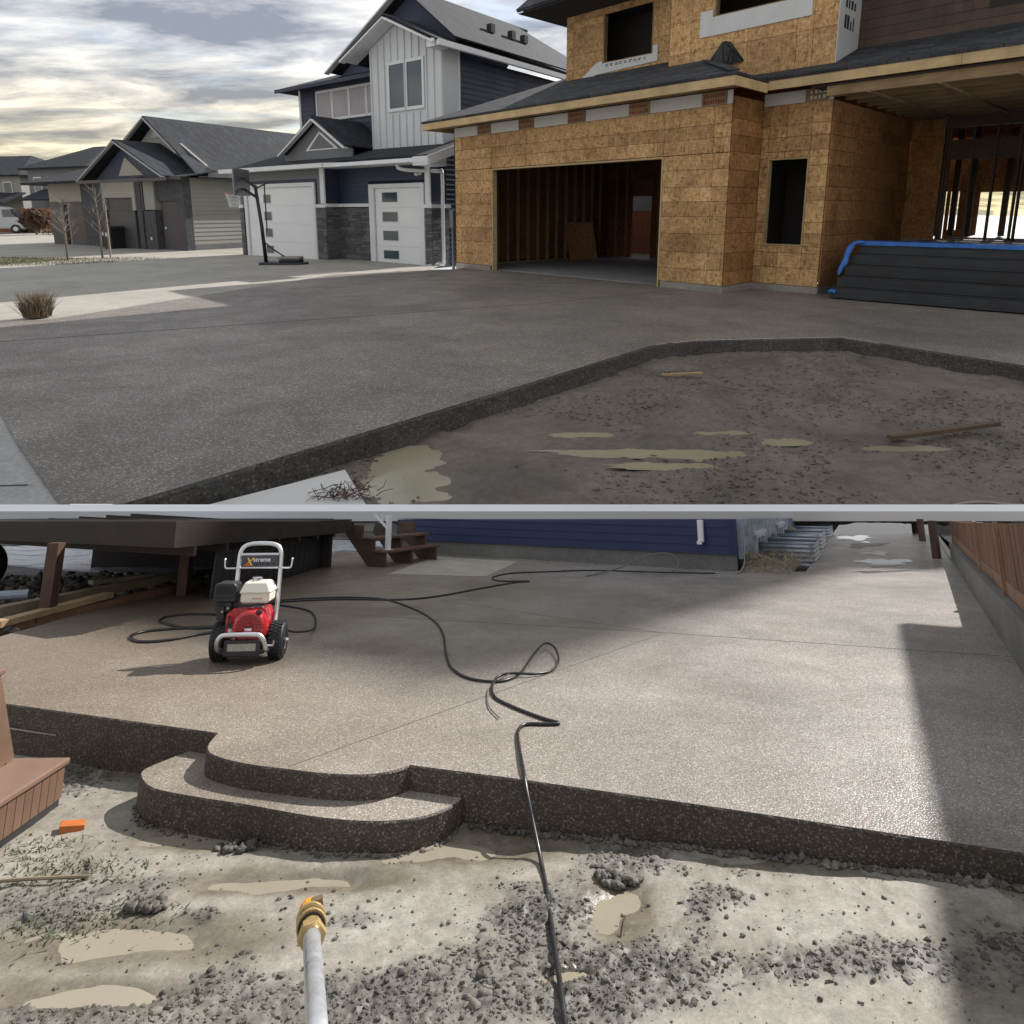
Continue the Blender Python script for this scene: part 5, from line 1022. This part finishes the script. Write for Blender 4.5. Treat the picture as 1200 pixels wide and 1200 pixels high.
# air cleaner housing and the parts beneath it
ac = MB(); ac.prism([(-.275, .47), (-.105, .47), (-.10, .49), (-.10, .60), (-.12, .62), (-.255, .625), (-.28, .605), (-.28, .49)], -.14, .06, 'y'); air = ac.build('air_cleaner', blk, pw, bevel=.016)
MB().box(-.283, -.097, -.145, .065, .505, .513).build('seam', rubber, air)
m = MB(); m.box(-.27, -.115, -.10, .05, .39, .468).box(-.25, -.19, -.12, -.09, .33, .44).box(-.175, -.13, -.15, -.10, .40, .47).lathe([(0, 0), (.05, 0), (.05, .1), (0, .1)], (-.22, .0, .30), 'z', 14); m.build('carburettor', blk, pw, bevel=.006)
m = MB(); m.lathe([(0, -.012), (.010, -.012), (.010, .012), (0, .012)], (-.20, -.13, .40), 'y', 8).lathe([(0, -.012), (.008, -.012), (.008, .012), (0, .012)], (-.15, -.155, .43), 'y', 8).lathe([(0, -.01), (.008, -.01), (.008, .01), (0, .01)], (.13, -.15, .435), 'y', 8); m.build('bolt', chrome, pw)
m = MB(); m.tube(smooth_path([(-.12, -.13, .44), (-.06, -.15, .455), (.0, -.14, .44), (.06, -.15, .45), (.13, -.13, .445)], 3), .007, 6).tube(smooth_path([(-.14, -.15, .36), (-.12, -.2, .33), (-.15, -.21, .28), (-.16, -.17, .22)], 3), .007, 6); m.build('cable', rubber, pw, smooth=True)
m = MB(); m.box(.06, .17, .08, .24, .14, .30).lathe([(0, 0), (.05, 0), (.05, .08), (0, .08)], (.1, .2, .22), 'x', 14); m.build('pump', chrome, pw, bevel=.01)
lb = MB(); lb.box(.02, .12, -.1315, -.130, .485, .515); lb.build('tank_label', plain('white label', (.7, .68, .62), .5), tnk); MB().box(.03, .11, -.1325, -.1316, .492, .499).build('tank_stripe', org, tnk)
MB().box(.095, .14, -.245, -.20, .395, .42).build('pull_handle', blk, pw, bevel=.006)
m = MB()
for x_, z_ in ((-.06, .21), (.15, .22), (.15, .35), (-.06, .36), (.045, .425)): m.lathe([(0, -.006), (.008, -.006), (.008, .006), (0, .006)], (x_, -.145, z_), 'y', 6)
m.build('engine_bolts', chrome, eng)
m = MB()
for k in range(7): m.box(-.262 + .022 * k, -.252 + .022 * k, -.1465, -.142, .535, .59)
m.build('vent_slots', rubber, air)
MB().box(-.10, .12, -.2755, -.2745, .12, .175).build('warning_label', plain('label print', (.35, .34, .30), .5, var=.3, scale=60), pw)
MB().tube([(.20, -.23, .15), (.245, -.23, .15), (.25, -.23, .185)], .009, 6).build('fitting', chrome, pw)
# ---- hoses
hose_m = plain('black hose', (.014, .014, .015), .38, var=.2, scale=20)
def hose(pts, r_, label, grp=None, mat=hose_m):
    o = MB().tube(smooth_path(pts, 7), r_, 8).build('hose', mat, mat=Y0, smooth=True); return tag(o, label, 'hose', grp)
z = .011
main = [(-2.1, 6.25, .25), (-2.0, 6.5, .12), (-2.0, 7.2, .02), (-2.35, 8.2, z), (-3.0, 8.75, z), (-2.79, 9.05, z), (-2.22, 9.19, z), (-1.76, 9.12, z), (-1.48, 8.85, z), (-1.09, 8.21, z), (-.82, 7.56, z), (-.67, 6.93, z), (-.58, 6.24, z), (-.49, 5.74, z), (-.35, 5.44, z), (-.19, 5.33, z), (-.05, 5.35, z), (.07, 5.56, z + .005), (.18, 6.05, .03), (.29, 6.36, .05), (.37, 6.24, .045), (.38, 5.87, .025), (.30, 5.61, z), (.16, 5.49, .02), (0, 5.46, .032), (-.10, 5.40, .025), (-.14, 5.22, .015), (-.12, 4.96, z), (0, 4.75, z), (.19, 4.52, z), (.285, 4.435, z), (.21, 4.415, z), (.08, 4.41, z), (.035, 4.29, z), (.04, 4.03, z + .003), (.058, 3.72, .016), (.07, 3.6, -.02), (.10, 3.48, -.12), (.125, 3.35, -.19), (.14, 3.15, -.20), (.15, 2.83, -.195), (.16, 2.51, -.19), (.165, 2.2, -.2), (.17, 1.8, -.25)]
hose(main, .0095, 'long black pressure hose winding across the patio and over its edge into the mud')
hose([(-.02, 5.44, z + .02), (-.13, 5.30, z), (-.17, 5.08, z), (-.15, 4.75, z), (-.08, 4.53, z)], .004, 'thin grey line lying in an arc beside the loop of the pressure hose', None, plain('grey line', (.12, .11, .1), .6))
hose([(3.4, 11.7, z), (2.9, 11.75, z), (2.07, 11.95, z), (1.36, 12.1, z), (.59, 11.9, z), (0, 11.7, z), (-.3, 11.2, z), (-.2, 10.75, z), (.26, 10.72, z), (0, 10.53, z), (-.48, 9.93, z), (-1.0, 9.25, z), (-1.46, 9.0, z), (-2.17, 9.03, z), (-2.78, 8.88, z), (-3.1, 8.6, z), (-3.2, 7.8, .02), (-2.5, 6.5, .15), (-2.28, 6.3, .22)], .012, 'black water hose running along the shaded foot of the navy wall to the washer')
hose([(2.7, 11.85, z), (2.85, 11.95, .12), (2.80, 12.02, .26), (2.60, 12.05, .30), (2.25, 12.0, .24), (1.9, 11.8, .12), (1.55, 11.55, .05), (1.2, 11.35, z)], .012, 'grey hose end rising in a loop against the navy wall', None, plain('grey hose', (.16, .16, .16), .45, scale=20))
hose([(3.3, 11.75, z), (3.75, 11.72, z), (4.0, 12.05, .10), (4.12, 12.35, .30), (4.22, 12.6, .52), (4.26, 12.7, .7)], .013, 'pale hose rising round the house corner to its tap', None, plain('pale hose', (.30, .29, .27), .45, scale=20))
hose([(-2.55, 7.15, z), (-3.0, 7.25, z), (-3.25, 7.22, z), (-3.58, 7.42, z), (-3.78, 7.62, z), (-3.8, 7.88, z), (-3.55, 8.0, z), (-3.0, 7.9, z), (-2.6, 7.75, z)], .013, 'farther small loop of black hose just left of the washer')
hose([(-2.5, 7.2, z), (-2.95, 7.02, z), (-3.22, 6.68, z), (-3.45, 6.62, z), (-3.66, 6.85, z), (-3.62, 7.08, z), (-3.27, 7.25, z), (-2.6, 7.4, z)], .015, 'nearer thick loop of black hose just left of the washer')
# ---- spray lance in the foreground, pointing away from the photographer
brass = plain('worn brass', (.46, .32, .14), .42, .45, .12, 90); lance_m = plain('bright steel tube', (.66, .69, .73), .30, .6, .03, 40); ornozz = plain('orange nozzle', (.85, .33, .03), .4, var=.1, scale=40)
def cam_pt(px, py, dist):                                            # a place dist metres in front of the lens
    q = Vector(((px - 600) / 780 * dist, -(py - 400) / 780 * dist, -dist)); return co.matrix_world @ q
bpy.context.view_layer.update()
tip = cam_pt(364, 1072, .98); tail = cam_pt(371, 1200, .70); ax = (tip - tail).normalized(); Lc = (tip - tail).length
M_l = Matrix.Translation(tail) @ ax.to_track_quat('Z', 'Y').to_matrix().to_4x4()
sl = thing('spray_lance', M_l, 'steel spray lance with brass coupling and orange tip in the near foreground', 'spray lance')
MB().tube([(0, 0, -.25), (0, 0, Lc - .075)], .0118, 14).build('tube', lance_m, sl, smooth=True)
MB().lathe([(0, 0), (.0185, 0), (.0195, .003), (.0195, .017), (.018, .020), (0, .020)], (0, 0, Lc - .088), 'z', 6).build('hex_nut', brass, sl)
cp = MB().lathe([(0, 0), (.0150, 0), (.0150, .018), (.0150, .0181), (.0200, .0182), (.0206, .020), (.0206, .026), (.0200, .028), (.0178, .0285), (.0178, .044), (.0200, .0445), (.0206, .046), (.0206, .051), (.0200, .053), (.0150, .0535), (.0150, .060), (0, .060)], (0, 0, Lc - .066), 'z', 24).build('coupling', brass, sl)
for h_ in (.0565, .0382, .0125): MB().lathe([(.0150, -.0008), (.0186, -.0008), (.0186, .0008), (.0150, .0008)], (0, 0, Lc - .066 + h_), 'z', 24).build('groove', blk, cp)
nz = MB(); nz.lathe([(0, 0), (.0160, 0), (.0170, .012), (.0165, .024), (.008, .026), (.005, .016), (0, .016)], (0, 0, Lc - .006), 'z', 20); nz.build('nozzle', ornozz, sl)
m = MB(); m.box(-.0185, -.003, -.016, .0175, 0, .0185, Matrix.Translation((0, 0, Lc - .008))); m.build('nozzle_shield', plain('dull brass', (.25, .19, .11), .5, .5, .2, 60), sl)
# ---- raised deck at the left: rim boards, posts, joists
deckw = wood('shade darkened deck timber', (.028, .018, .014), 22, .35, stretch=(.05, .05, 1)); deckp = wood('deck posts', (.085, .042, .027), 22, .3, stretch=(1, 1, .06))  # deckw: timber colour darkened for the shade the deck stands in
dk = thing('timber_deck', yd(0, 0), 'low dark timber deck on posts at the back left of the patio', 'deck')
C = Vector((-3.62, 7.42, 0)); A_ = Vector((-8.0, 9.5, 0)); B_ = Vector((-2.95, 12.9, 0))
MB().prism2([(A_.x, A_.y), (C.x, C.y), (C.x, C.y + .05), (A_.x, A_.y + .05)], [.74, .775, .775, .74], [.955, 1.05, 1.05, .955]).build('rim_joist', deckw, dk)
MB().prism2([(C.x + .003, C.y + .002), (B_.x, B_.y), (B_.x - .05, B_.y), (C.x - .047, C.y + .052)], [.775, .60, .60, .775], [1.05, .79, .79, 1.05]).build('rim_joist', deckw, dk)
for x, y, s_, h in ((-5.12, 7.80, .125, .80), (-4.40, 9.42, .125, .75), (-3.55, 12.4, .12, .7)): MB().box(x - s_ / 2, x + s_ / 2, y - s_ / 2, y + s_ / 2, -.05, h).build('post', deckp, dk)
for k in range(7):
    t_ = (k + .6) / 8; p_ = C.lerp(B_, t_); q = p_ + Vector((-4.6, 1.9, 0)); MB().beam((p_.x, p_.y, .76 - .1 * t_), (q.x, q.y, .80), .04, .2).build('joist', deckw, dk)
MB().box(-7.6, -3.3, 12.6, 12.75, -.3, .85).build('rear_skirt', deckw, dk)
m = MB(); m.add([(C.x - .05, C.y + .08, .965), (B_.x - .05, B_.y, .83), (-8, 13.5, .83), (A_.x, A_.y + .2, .965)], [(0, 1, 2, 3)]); o = m.build('deck_boards', deckw, dk); o.modifiers.new('t', 'SOLIDIFY').thickness = .03
m = MB(); m.beam((-3.68, 7.6, .02), (-3.2, 12.4, .02), .05, .04); m.box(-3.35, -3.31, 8.2, 12.5, 0, 0.001); 
for k in range(26):
    pass
# black boards stand in for the deep shade under the deck edge
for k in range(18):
    a = C.lerp(B_, .30 + .70 * k / 18); b = C.lerp(B_, .30 + .70 * (k + .92) / 18); MB().beam((a.x - .45, a.y, .31), (b.x - .45, b.y, .29), .02, .58).build('shade_board', blk, dk)
# steps down from the deck
ss = thing('timber_stairs', yd(-2.30, 12.6, 0, math.radians(-31)), 'dark timber steps with a white metal railing post below the navy wall', 'stairs')
stw = wood('worn stair timber', (.12, .062, .04), 22, .35, stretch=(.05, 1, 1)); stw2 = wood('stair stringer', (.095, .055, .04), 22, .35, stretch=(.06, 1, 1))
# steps run to the left and up; treads reach back along y
def stringer(y): MB().prism([(-.42, 0), (.0, 0), (.0, .24), (-.28, .24), (-.28, .46), (-.58, .46), (-.58, .72), (-.95, .72), (-1.0, .55)], y, y + .05, 'y').build('stringer', stw2, ss)
for y in (0, .75, 1.5): stringer(y)
for k in range(3): MB().box(-.30 - .29 * k, .02 - .29 * k, -.03, 1.62, .245 + .22 * k, .285 + .22 * k).build('tread', stw, ss, bevel=.004) if k < 2 else None
rp = thing('railing_post', yd(-2.30, 12.6, 0, math.radians(-31)), 'white metal railing post with a sloping rail fixed to the lowest stair tread', 'railing')
wmet = plain('white powder coat', (.74, .75, .78), .4, var=.04, coat=.3)
MB().box(-.16, -.08, .17, .25, .288, .90).build('post', wmet, rp, bevel=.006); MB().box(-.19, -.05, .14, .28, .286, .296).build('base_plate', wmet, rp)
MB().beam((-.14, .21, .66), (-.48, .21, .91), .035, .035).build('rail', wmet, rp); MB().box(-.30, -.275, .2, .22, .775, .90).build('baluster', wmet, rp); MB().box(-.42, -.395, .2, .22, .86, .905).build('baluster', wmet, rp)
# ---- navy house wall with foundation
hA, hB = Vector((3.86, 11.98, 0)), Vector((-2.6, 15.6, 0)); axh = (hA - hB).normalized(); Lh = (hA - hB).length
bh = thing('navy_house', yd(hB.x, hB.y, 0, math.atan2(axh.y, axh.x)), 'navy clapboard back wall of a house above its grey concrete foundation', 'house')
navy2 = plain('navy clapboard', (.008, .019, .078), .5, var=.12, scale=3, per=.08); palesh = plain('pale blue shakes', (.30, .35, .43), .7, var=.12, scale=4, per=.22); fnd2 = concrete('grey foundation', (.16, .155, .145))
MB().box(0, Lh, .05, .30, -.4, .27).build('foundation', fnd2, bh)
zt = lambda u: .70 + .165 * u / Lh
for k in range(4):
    z0 = .275 + .15 * k
    for a, b in ((0, 2.9), (2.904, Lh - .10)):
        ta, tb = min(z0 + .15, zt(a)), min(z0 + .15, zt(b))
        if tb - z0 < .02: continue
        m = MB(); v_ = [(a, -.002, z0), (b, -.002, z0), (b, .014, tb), (a, .014, max(ta, z0 + .005)), (a, .06, z0), (b, .06, z0), (b, .06, tb), (a, .06, max(ta, z0 + .005))]
        m.add(v_, [(0, 1, 2, 3), (7, 6, 5, 4), (0, 4, 5, 1), (3, 2, 6, 7), (0, 3, 7, 4), (1, 5, 6, 2)]); m.build('siding_board', navy2, bh)
m = MB(); m.add([(0, .06, -.3), (Lh, .06, -.3), (Lh, .06, .865), (0, .06, .70), (0, .3, -.3), (Lh, .3, -.3), (Lh, .3, .865), (0, .3, .70)], [(0, 1, 2, 3), (3, 2, 6, 7), (7, 6, 5, 4), (0, 3, 7, 4), (1, 5, 6, 2)]); m.build('wall', navy2, bh)
MB().box(Lh - .10, Lh + .02, -.02, .05, .275, .86).build('corner_board', navy2, bh)
MB().box(Lh - .62, Lh - .52, -.10, -.02, .47, .85).build('downspout', wmet, bh, bevel=.01); MB().box(Lh - .62, Lh - .54, -.17, -.10, .44, .50).build('downspout_elbow', wmet, bh)
# side wall: shakes laid in courses, low windows with white frames
sB = Vector((14.0, 31.4, 0)); sA = Vector((3.98, 12.1, 0)); axs = (sB - sA).normalized(); Ls = 14.0
bs = thing('house_side_wall', yd(sA.x, sA.y, 0, math.atan2(axs.y, axs.x)), 'pale blue shake side wall of the house along the narrow path', 'wall')
MB().box(0, Ls, .06, .3, -.4, .20).build('foundation', fnd2, bs)
top = lambda u: max(.30, .865 - .036 * u - .0 * u)
shk = MB().prism([(-.5, .0), (.5, .0), (.5, .6), (-.5, 1.0)], -.5, .5, 'x').mesh('shake', palesh)
wins = [(1.9, 3.0), (5.6, 6.7)]
for k in range(4):
    z0 = .20 + .17 * k; u = .05 + .11 * (k % 2); r = random.Random(k)
    while u < 8:
        l = r.uniform(.22, .42); h = min(.165, top(u) - z0)
        if h > .03 and not any(a - .1 < u + l / 2 < b + .1 and z0 < .42 for a, b in wins): inst(shk, 'shake', bs, (u + l / 2, .03, z0), (l - .012, r.uniform(.03, .045), h))
        u += l
m = MB(); m.add([(0, .05, -.3), (Ls, .05, -.3), (Ls, .05, .36), (0, .05, .86), (0, .3, -.3), (Ls, .3, -.3), (Ls, .3, .36), (0, .3, .86)], [(0, 1, 2, 3), (3, 2, 6, 7), (7, 6, 5, 4), (0, 3, 7, 4), (1, 5, 6, 2)]); m.build('wall', plain('wall backing', (.16, .19, .24), .8), bs)
MB().box(-.02, .08, -.03, .04, .2, .86).build('corner_board', palesh, bs)
for a, b in wins:
    q = MB(); zz0, zz1 = .10, .48; q.box(a, b, -.03, .05, zz1 - .06, zz1).box(a, b, -.03, .05, zz0, zz0 + .05).box(a, a + .07, -.03, .05, zz0 + .05, zz1 - .06).box(b - .07, b, -.03, .05, zz0 + .05, zz1 - .06).box((a + b) / 2 - .03, (a + b) / 2 + .03, -.03, .05, zz0 + .05, zz1 - .06)
    wd = q.build('window', wmet, bs); MB().box(a + .07, b - .07, .0, .02, zz0 + .05, zz1 - .06).build('pane', glass('basement pane', (.05, .06, .07)) if 'basement pane' not in MATS else MATS['basement pane'], wd)
    MB().box(a - .1, b + .1, -.06, .05, zz1, zz1 + .07).build('sill', wmet, bs)
# corrugated window wells
galv = plain('galvanised steel', (.34, .38, .44), .4, .5, .12, 5)
def well(u0, u1, dep, h, label):
    t = thing('window_well', yd(sA.x, sA.y, 0, math.atan2(axs.y, axs.x)), label, 'window well', 'corrugated window wells along the house')
    R = .12; plan = [(u0, -.01), (u0, -dep + R)] + [(u0 + R - R * math.cos(a), -dep + R - R * math.sin(a)) for a in np.linspace(.25, 1.3, 4)] + [(u0 + R, -dep), (u1 - R, -dep)] + [(u1 - R + R * math.sin(a), -dep + R - R * math.cos(a)) for a in np.linspace(.25, 1.3, 4)] + [(u1, -dep + R), (u1, -.01)]
    nz_ = 25; m = MB(); cx, cy = (u0 + u1) / 2, -dep / 2
    for j in range(nz_):
        zz_ = -.1 + (h + .1) * j / (nz_ - 1); off = .009 * math.sin(zz_ * 2 * math.pi / .085)
        for x, y in plan:
            dx, dy = x - cx, y - cy; l = max(abs(dx) / ((u1 - u0) / 2), abs(dy) / (dep / 2)); m.v.append((x + off * dx / abs(dx + 1e-9) * (abs(dx) > .3 * (u1 - u0)), y + off * (-1 if dy < -.3 * dep else 0), zz_))
    k = len(plan); m.f = [(j * k + i, j * k + i + 1, (j + 1) * k + i + 1, (j + 1) * k + i) for j in range(nz_ - 1) for i in range(k - 1)]
    o = m.build('shell', galv, t, smooth=True); o.modifiers.new('t', 'SOLIDIFY').thickness = .008; return t
well(2.0, 3.55, 1.05, .35, 'nearest corrugated steel window well beside the pile of soil'); well(5.3, 7.0, 1.0, .33, 'second corrugated steel window well farther along the narrow path'); well(9.6, 11.3, 1.0, .30, 'farthest corrugated steel window well at the end of the side wall')
# heaps of soil between them
soil = mudmat('dry clay soil', (.20, .165, .125), (.33, .285, .225)); straw2 = plain('straw', (.30, .235, .14), .85, var=.3, scale=10)
MS = yd(sA.x, sA.y, 0, math.atan2(axs.y, axs.x))
def soil_heap(u0, u1, dep, hgt, label, seed):
    r = np.random.default_rng(seed); n = 5200; u = r.uniform(u0, u1, n); v_ = -r.uniform(0, dep, n)
    t = (u - u0) / (u1 - u0); hh = hgt * (1 - (-v_ / dep)) ** 1.1 * np.sin(np.clip(t, 0, 1) * math.pi) * (.75 + .5 * fbm(u, v_ + 9, 2.2, 3, seed)) - .015
    rd = .008 + .028 * r.random(n) ** 2.5; o = lumps('soil_heap', np.stack([u, v_, hh * (.9 + .2 * r.random(n))], 1), rd, soil, MS, 1.0, .8, .3, kind=None, seed=seed); tag(o, label, 'soil')
soil_heap(-.2, 1.9, .78, .24, 'brown heap of clay soil and straw at the house corner', 1); soil_heap(3.4, 5.5, 1.0, .34, 'heap of dark soil between the two nearer window wells', 2); soil_heap(6.9, 9.8, 1.0, .30, 'soil heap behind the second window well', 3)
tag(tufts('straw', 420, lambda r: (r.uniform(-.1, 2.0), -r.uniform(.1, 1.0), .06 + .2 * r.random() * .6), straw2, MS, 1.0, .05, .2, .004, 41, 1.6), kind='stuff')
# ---- fence on the right: concrete curb, boards, posts, and loose posts farther on
fA, fB = Vector((3.0, 3.98, 0)), Vector((8.86, 14.1, 0)); axf = (fB - fA).normalized(); Lf = (fB - fA).length
fc = thing('board_fence', yd(fA.x, fA.y, 0, math.atan2(axf.y, axf.x)), 'reddish brown board fence on a concrete curb along the right side', 'fence')
cedar = wood('stained fence board', (.20, .105, .065), 16, .25, stretch=(1, 1, .06), per=.14); cedar2 = wood('fence frame', (.24, .14, .09), 16, .25, stretch=(.06, 1, 1))
curb_m = concrete('damp concrete curb', (.17, .165, .155), 1.0, .8, .25)
m = MB(); m.prism2([(-.6, -.02), (Lf + .1, -.02), (Lf + .1, -.24), (-.6, -.24)], [-.4] * 4, [.46, .30, .30, .46]); m.build('curb', curb_m, fc, bevel=.01)
def ftop(u):                                                         # the fence is lower along the path, full height nearer
    y = fA.y + axf.y * u
    return 1.392 - .0455 * y
cz = lambda u: .46 - .16 * (u + 2) / (Lf + 2.1)
u = -.55
while u < Lf - .1:
    w_ = .14; MB().box(u, u + w_ - .006, -.135, -.115 + random.uniform(0, .006), cz(u) + .16, ftop(u) - .02).build('board', cedar, fc); u += w_
for a, b in ((-.55, 1), (1.004, 4), (4.004, 7), (7.004, Lf - .05)): MB().beam((a, -.125, cz(a) + .09), (b, -.125, cz(b) + .09), .045, .14).build('kick_board', cedar2, fc)
for u in (-.5, .9, 3.1, 5.6, Lf - .06): MB().box(u - .05, u + .05, -.112, -.075, cz(u) + .001, ftop(u) - .005).build('post', cedar2, fc)
# unseen house added to cast the shade along the right side of the patio
nh = thing('shade_house', yd(10.96, 12.85, 0, math.atan2(.885, .467)), 'unseen house added beyond the board fence to shade the patio', 'house')
MB().box(-11, -.3, -7, -.35, -.3, 8.8).build('wall', plain('tan siding', (.34, .30, .25), .7, var=.06, scale=2), nh)
MB().prism2([(-11.4, .0), (0, .0), (0, -7.4), (-11.4, -7.4)], [8.82] * 4, [9.0] * 4).build('eave', deckw, nh)
m = MB(); m.v = [(-11.4, 0, 9.01), (0, 0, 9.01), (0, -7.4, 9.01), (-11.4, -7.4, 9.01), (-7.4, -3.7, 10.4), (-4.2, -3.7, 10.4)]; m.f = [(0, 1, 5, 4), (1, 2, 5), (2, 3, 4, 5), (3, 0, 4)]; m.build('roof', deckp, nh)
steel_p = plain('rusty steel post', (.085, .055, .045), .6, .4, .25, 8)
for i, (x, y, h, lab) in enumerate(((8.66, 14.2, .745, 'nearest bare brown post beyond the end of the fence'), (11.08, 18.7, .58, 'middle bare brown post beyond the end of the fence'), (12.95, 22.2, .45, 'farthest bare brown post beyond the end of the fence'))):
    tag(MB().box(-.06, .06, -.06, .06, -.1, h).build('fence_post', steel_p, mat=yd(x, y, 0, .5)), lab, 'post', 'bare posts beyond the fence')
tag(MB().add([(9.3, 14.1, -.02), (40, 14.1, -.02), (45, 45, -.02), (26, 45, -.02)], [(0, 1, 2, 3)]).build('road', concrete('grey lane', (.17, .175, .185)), mat=Y0), kind='structure')
m = MB(); m.beam((8.75, 13.9, .002), (22, 36.9, .002), .02, .003); m.build('path_edge_joint', jm, patio)
# ---- left background: wet pavers, rubble, planks along the slab edge
paver_m = plain('wet pavers', (.42, .44, .48), .2, var=.2, scale=2.5, bump=.003)  # pale blue base colour stands in for reflected sky
tag(MB().add([(-20, 11.4, -.03), (-5.6, 11.2, -.03), (-4.5, 13.0, -.03), (-6, 26, -.03), (-26, 26, -.03)], [(0, 1, 2, 3, 4)]).build('paving_bed', concrete('paving joints', (.06, .06, .062)), mat=Y0), kind='structure')
pb = thing('paver_patio', yd(-5.6, 11.3, 0, 2.72), 'wet bluish paving slabs of the neighbouring patio seen under the deck', 'paving')
pv = MB().box(-.5, .5, -.5, .5, 0, .03).mesh('paver', paver_m)
for i in range(9):
    for j in range(12): inst(pv, 'paver', pb, (.5 + .92 * i + .3 * (j % 2), -.35 - .62 * j, -.028 + random.uniform(0, .008)), (.90, .60, 1), (random.uniform(-.006, .006), random.uniform(-.006, .006), 0))
r = np.random.default_rng(66); n = 5200; x = r.uniform(-9.5, -4.3, n); y = r.uniform(7.0, 11.6, n); k = x < np.interp(y, [5, 8.2, 9.9, 11.7], [-5.0, -5.0, -4.7, -4.0]) - .12; x, y = x[k], y[k]; rd = .02 + .06 * r.random(len(x)) ** 2.2
lumps('rubble', np.stack([x, y, -.13 + rd * .5 + .12 * r.random(len(x))], 1), rd, clod_m, Y0, 1.0, .8, .25)
tag(MB().add([(-14, 6, -.12), (-4.96, 6, -.12), (-4.7, 11.5, -.12), (-14, 11.5, -.12)], [(0, 1, 2, 3)]).build('rubble_bed', clod_m, mat=Y0), kind='structure')
grey_w = wood('weathered plank', (.21, .165, .11), 18, .3, stretch=(.05, 1, 1)); red_w = wood('reddish plank', (.20, .105, .06), 18, .3, stretch=(.05, 1, 1))
for a, b, wd_, ht, mt_, lab in (((-5.25, 7.0, .0), (-4.55, 10.2, .06), .10, .09, red_w, 'long reddish plank lying along the far left edge of the patio'), ((-5.55, 7.6, .10), (-4.75, 10.3, .18), .14, .10, grey_w, 'long weathered plank leaning along the far left edge of the patio'), ((-5.20, 7.15, .06), (-4.92, 8.6, .13), .14, .06, plain('pale plank end', (.32, .22, .12), .7, var=.2, scale=8), 'short pale plank at the foot of the left deck post'), ((-5.4, 9.0, .22), (-5.0, 9.7, .22), .12, .05, grey_w, 'small offcut of timber lying on the rubble')):
    tag(MB().beam(a, b, wd_, ht).build('plank', mt_, mat=Y0), lab, 'plank')
tag(MB().tube([(-7.6, 7.9, .10), (-5.9, 8.6, .14)], .055, 10).build('pipe', plain('pale drain pipe', (.30, .33, .38), .4), mat=Y0), 'pale grey drain pipe lying on the rubble behind the left deck post', 'pipe')
ty = thing('rubber_tyre', yd(-7.75, 10.2, .0), 'dark tyre standing in the shade at the far left edge', 'tyre'); MB().lathe([(.17, -.1), (.30, -.11), (.34, -.06), (.34, .06), (.30, .11), (.17, .1)], (0, 0, .3), 'y', 24).build('tread', rubber, ty, smooth=True); MB().lathe([(0, -.06), (.16, -.06), (.16, .06), (0, .06)], (0, 0, .3), 'y', 16).build('rim', grey_pl, ty)
# ---- brown slatted spa step at the lower left
slat_m = wood('brown resin slats', (.165, .095, .062), 26, .18, .55, stretch=(1, 1, .06), per=.06); lid_m = plain('brown resin lid', (.20, .125, .09), .38, var=.08, scale=5)
P0s, P1s = Vector((-2.42, 3.60, 0)), Vector((-2.43, 4.05, 0)); axq = (P1s - P0s).normalized()
sps = thing('spa_step', yd(P1s.x, P1s.y, -.285, math.atan2(axq.y, axq.x)), 'brown slatted two tier spa step on a black base at the lower left', 'step')
# local x runs along the front towards the far end, -x nearer; +y is to the left
MB().box(-.78, -.01, .012, .9, 0, .055).build('base', blk, sps, bevel=.004)
MB().box(-.78, .006, -.012, .62, .215, .245).build('tread', lid_m, sps, bevel=.008)
for k in range(12): MB().box(-.76 + .0625 * k, -.76 + .0625 * k + .058, .002, .02, .055, .212).build('slat', slat_m, sps)
for k in range(9): MB().box(-.018, .0, .022 + .0625 * k, .022 + .0625 * k + .058, .055, .212).build('slat', slat_m, sps)
MB().box(-.76, -.02, .022, .6, .055, .21).build('core', blk, sps)
LX, LY, LZ = -.12, .06, .70                                          # the upper tier leans back
for k in range(11): x_ = -.683 + .0625 * k; MB().beam((x_, .278, .246), (x_ + LX, .278 + LY, LZ), .058, .015, (0, 1, 0)).build('upper_slat', slat_m, sps)
for k in range(7): y_ = .316 + .0625 * k; MB().beam((-.019, y_, .246), (-.019 + LX, y_ + LY, LZ), .016, .058, (0, 1, 0)).build('upper_slat', slat_m, sps)
m = MB(); p4 = [(-.70, .29), (-.03, .29), (-.03, .72), (-.70, .72)]; m.v = [(x_, y_, .246) for x_, y_ in p4] + [(x_ + LX, y_ + LY, LZ - .01) for x_, y_ in p4]; m.f = [(3, 2, 1, 0), (4, 5, 6, 7), (0, 1, 5, 4), (1, 2, 6, 5), (2, 3, 7, 6), (3, 0, 4, 7)]; m.build('upper_core', blk, sps)
MB().box(-.71 + LX, .0 + LX, .26 + LY, .73 + LY, LZ, LZ + .03).build('upper_lid', lid_m, sps, bevel=.008)
ob = thing('orange_block', yd(-2.22, 3.80, -.285, .5), 'small orange wooden wedge under the corner of the spa step', 'block'); MB().prism([(-.05, 0), (.06, 0), (.06, .03), (-.05, .045)], -.035, .035, 'y').build('block', plain('orange paint', (.42, .115, .02), .5, var=.15, scale=20), ob, bevel=.004)
tag(MB().tube(smooth_path([(-2.3, 3.30, -.26), (-2.1, 3.32, -.255), (-1.85, 3.35, -.26)], 3), .007, 6).build('stick', grey_w, mat=Y0), 'thin stick lying in the mud at the left edge', 'stick')
tag(MB().tube([(.39, 2.83, -.21), (.41, 2.87, -.17), (.425, 2.89, -.16)], [.004, .003, .002], 5).build('twig', plain('dark twig', (.06, .045, .035), .8), mat=Y0), 'tiny dark twig standing beside the square puddle', 'twig')
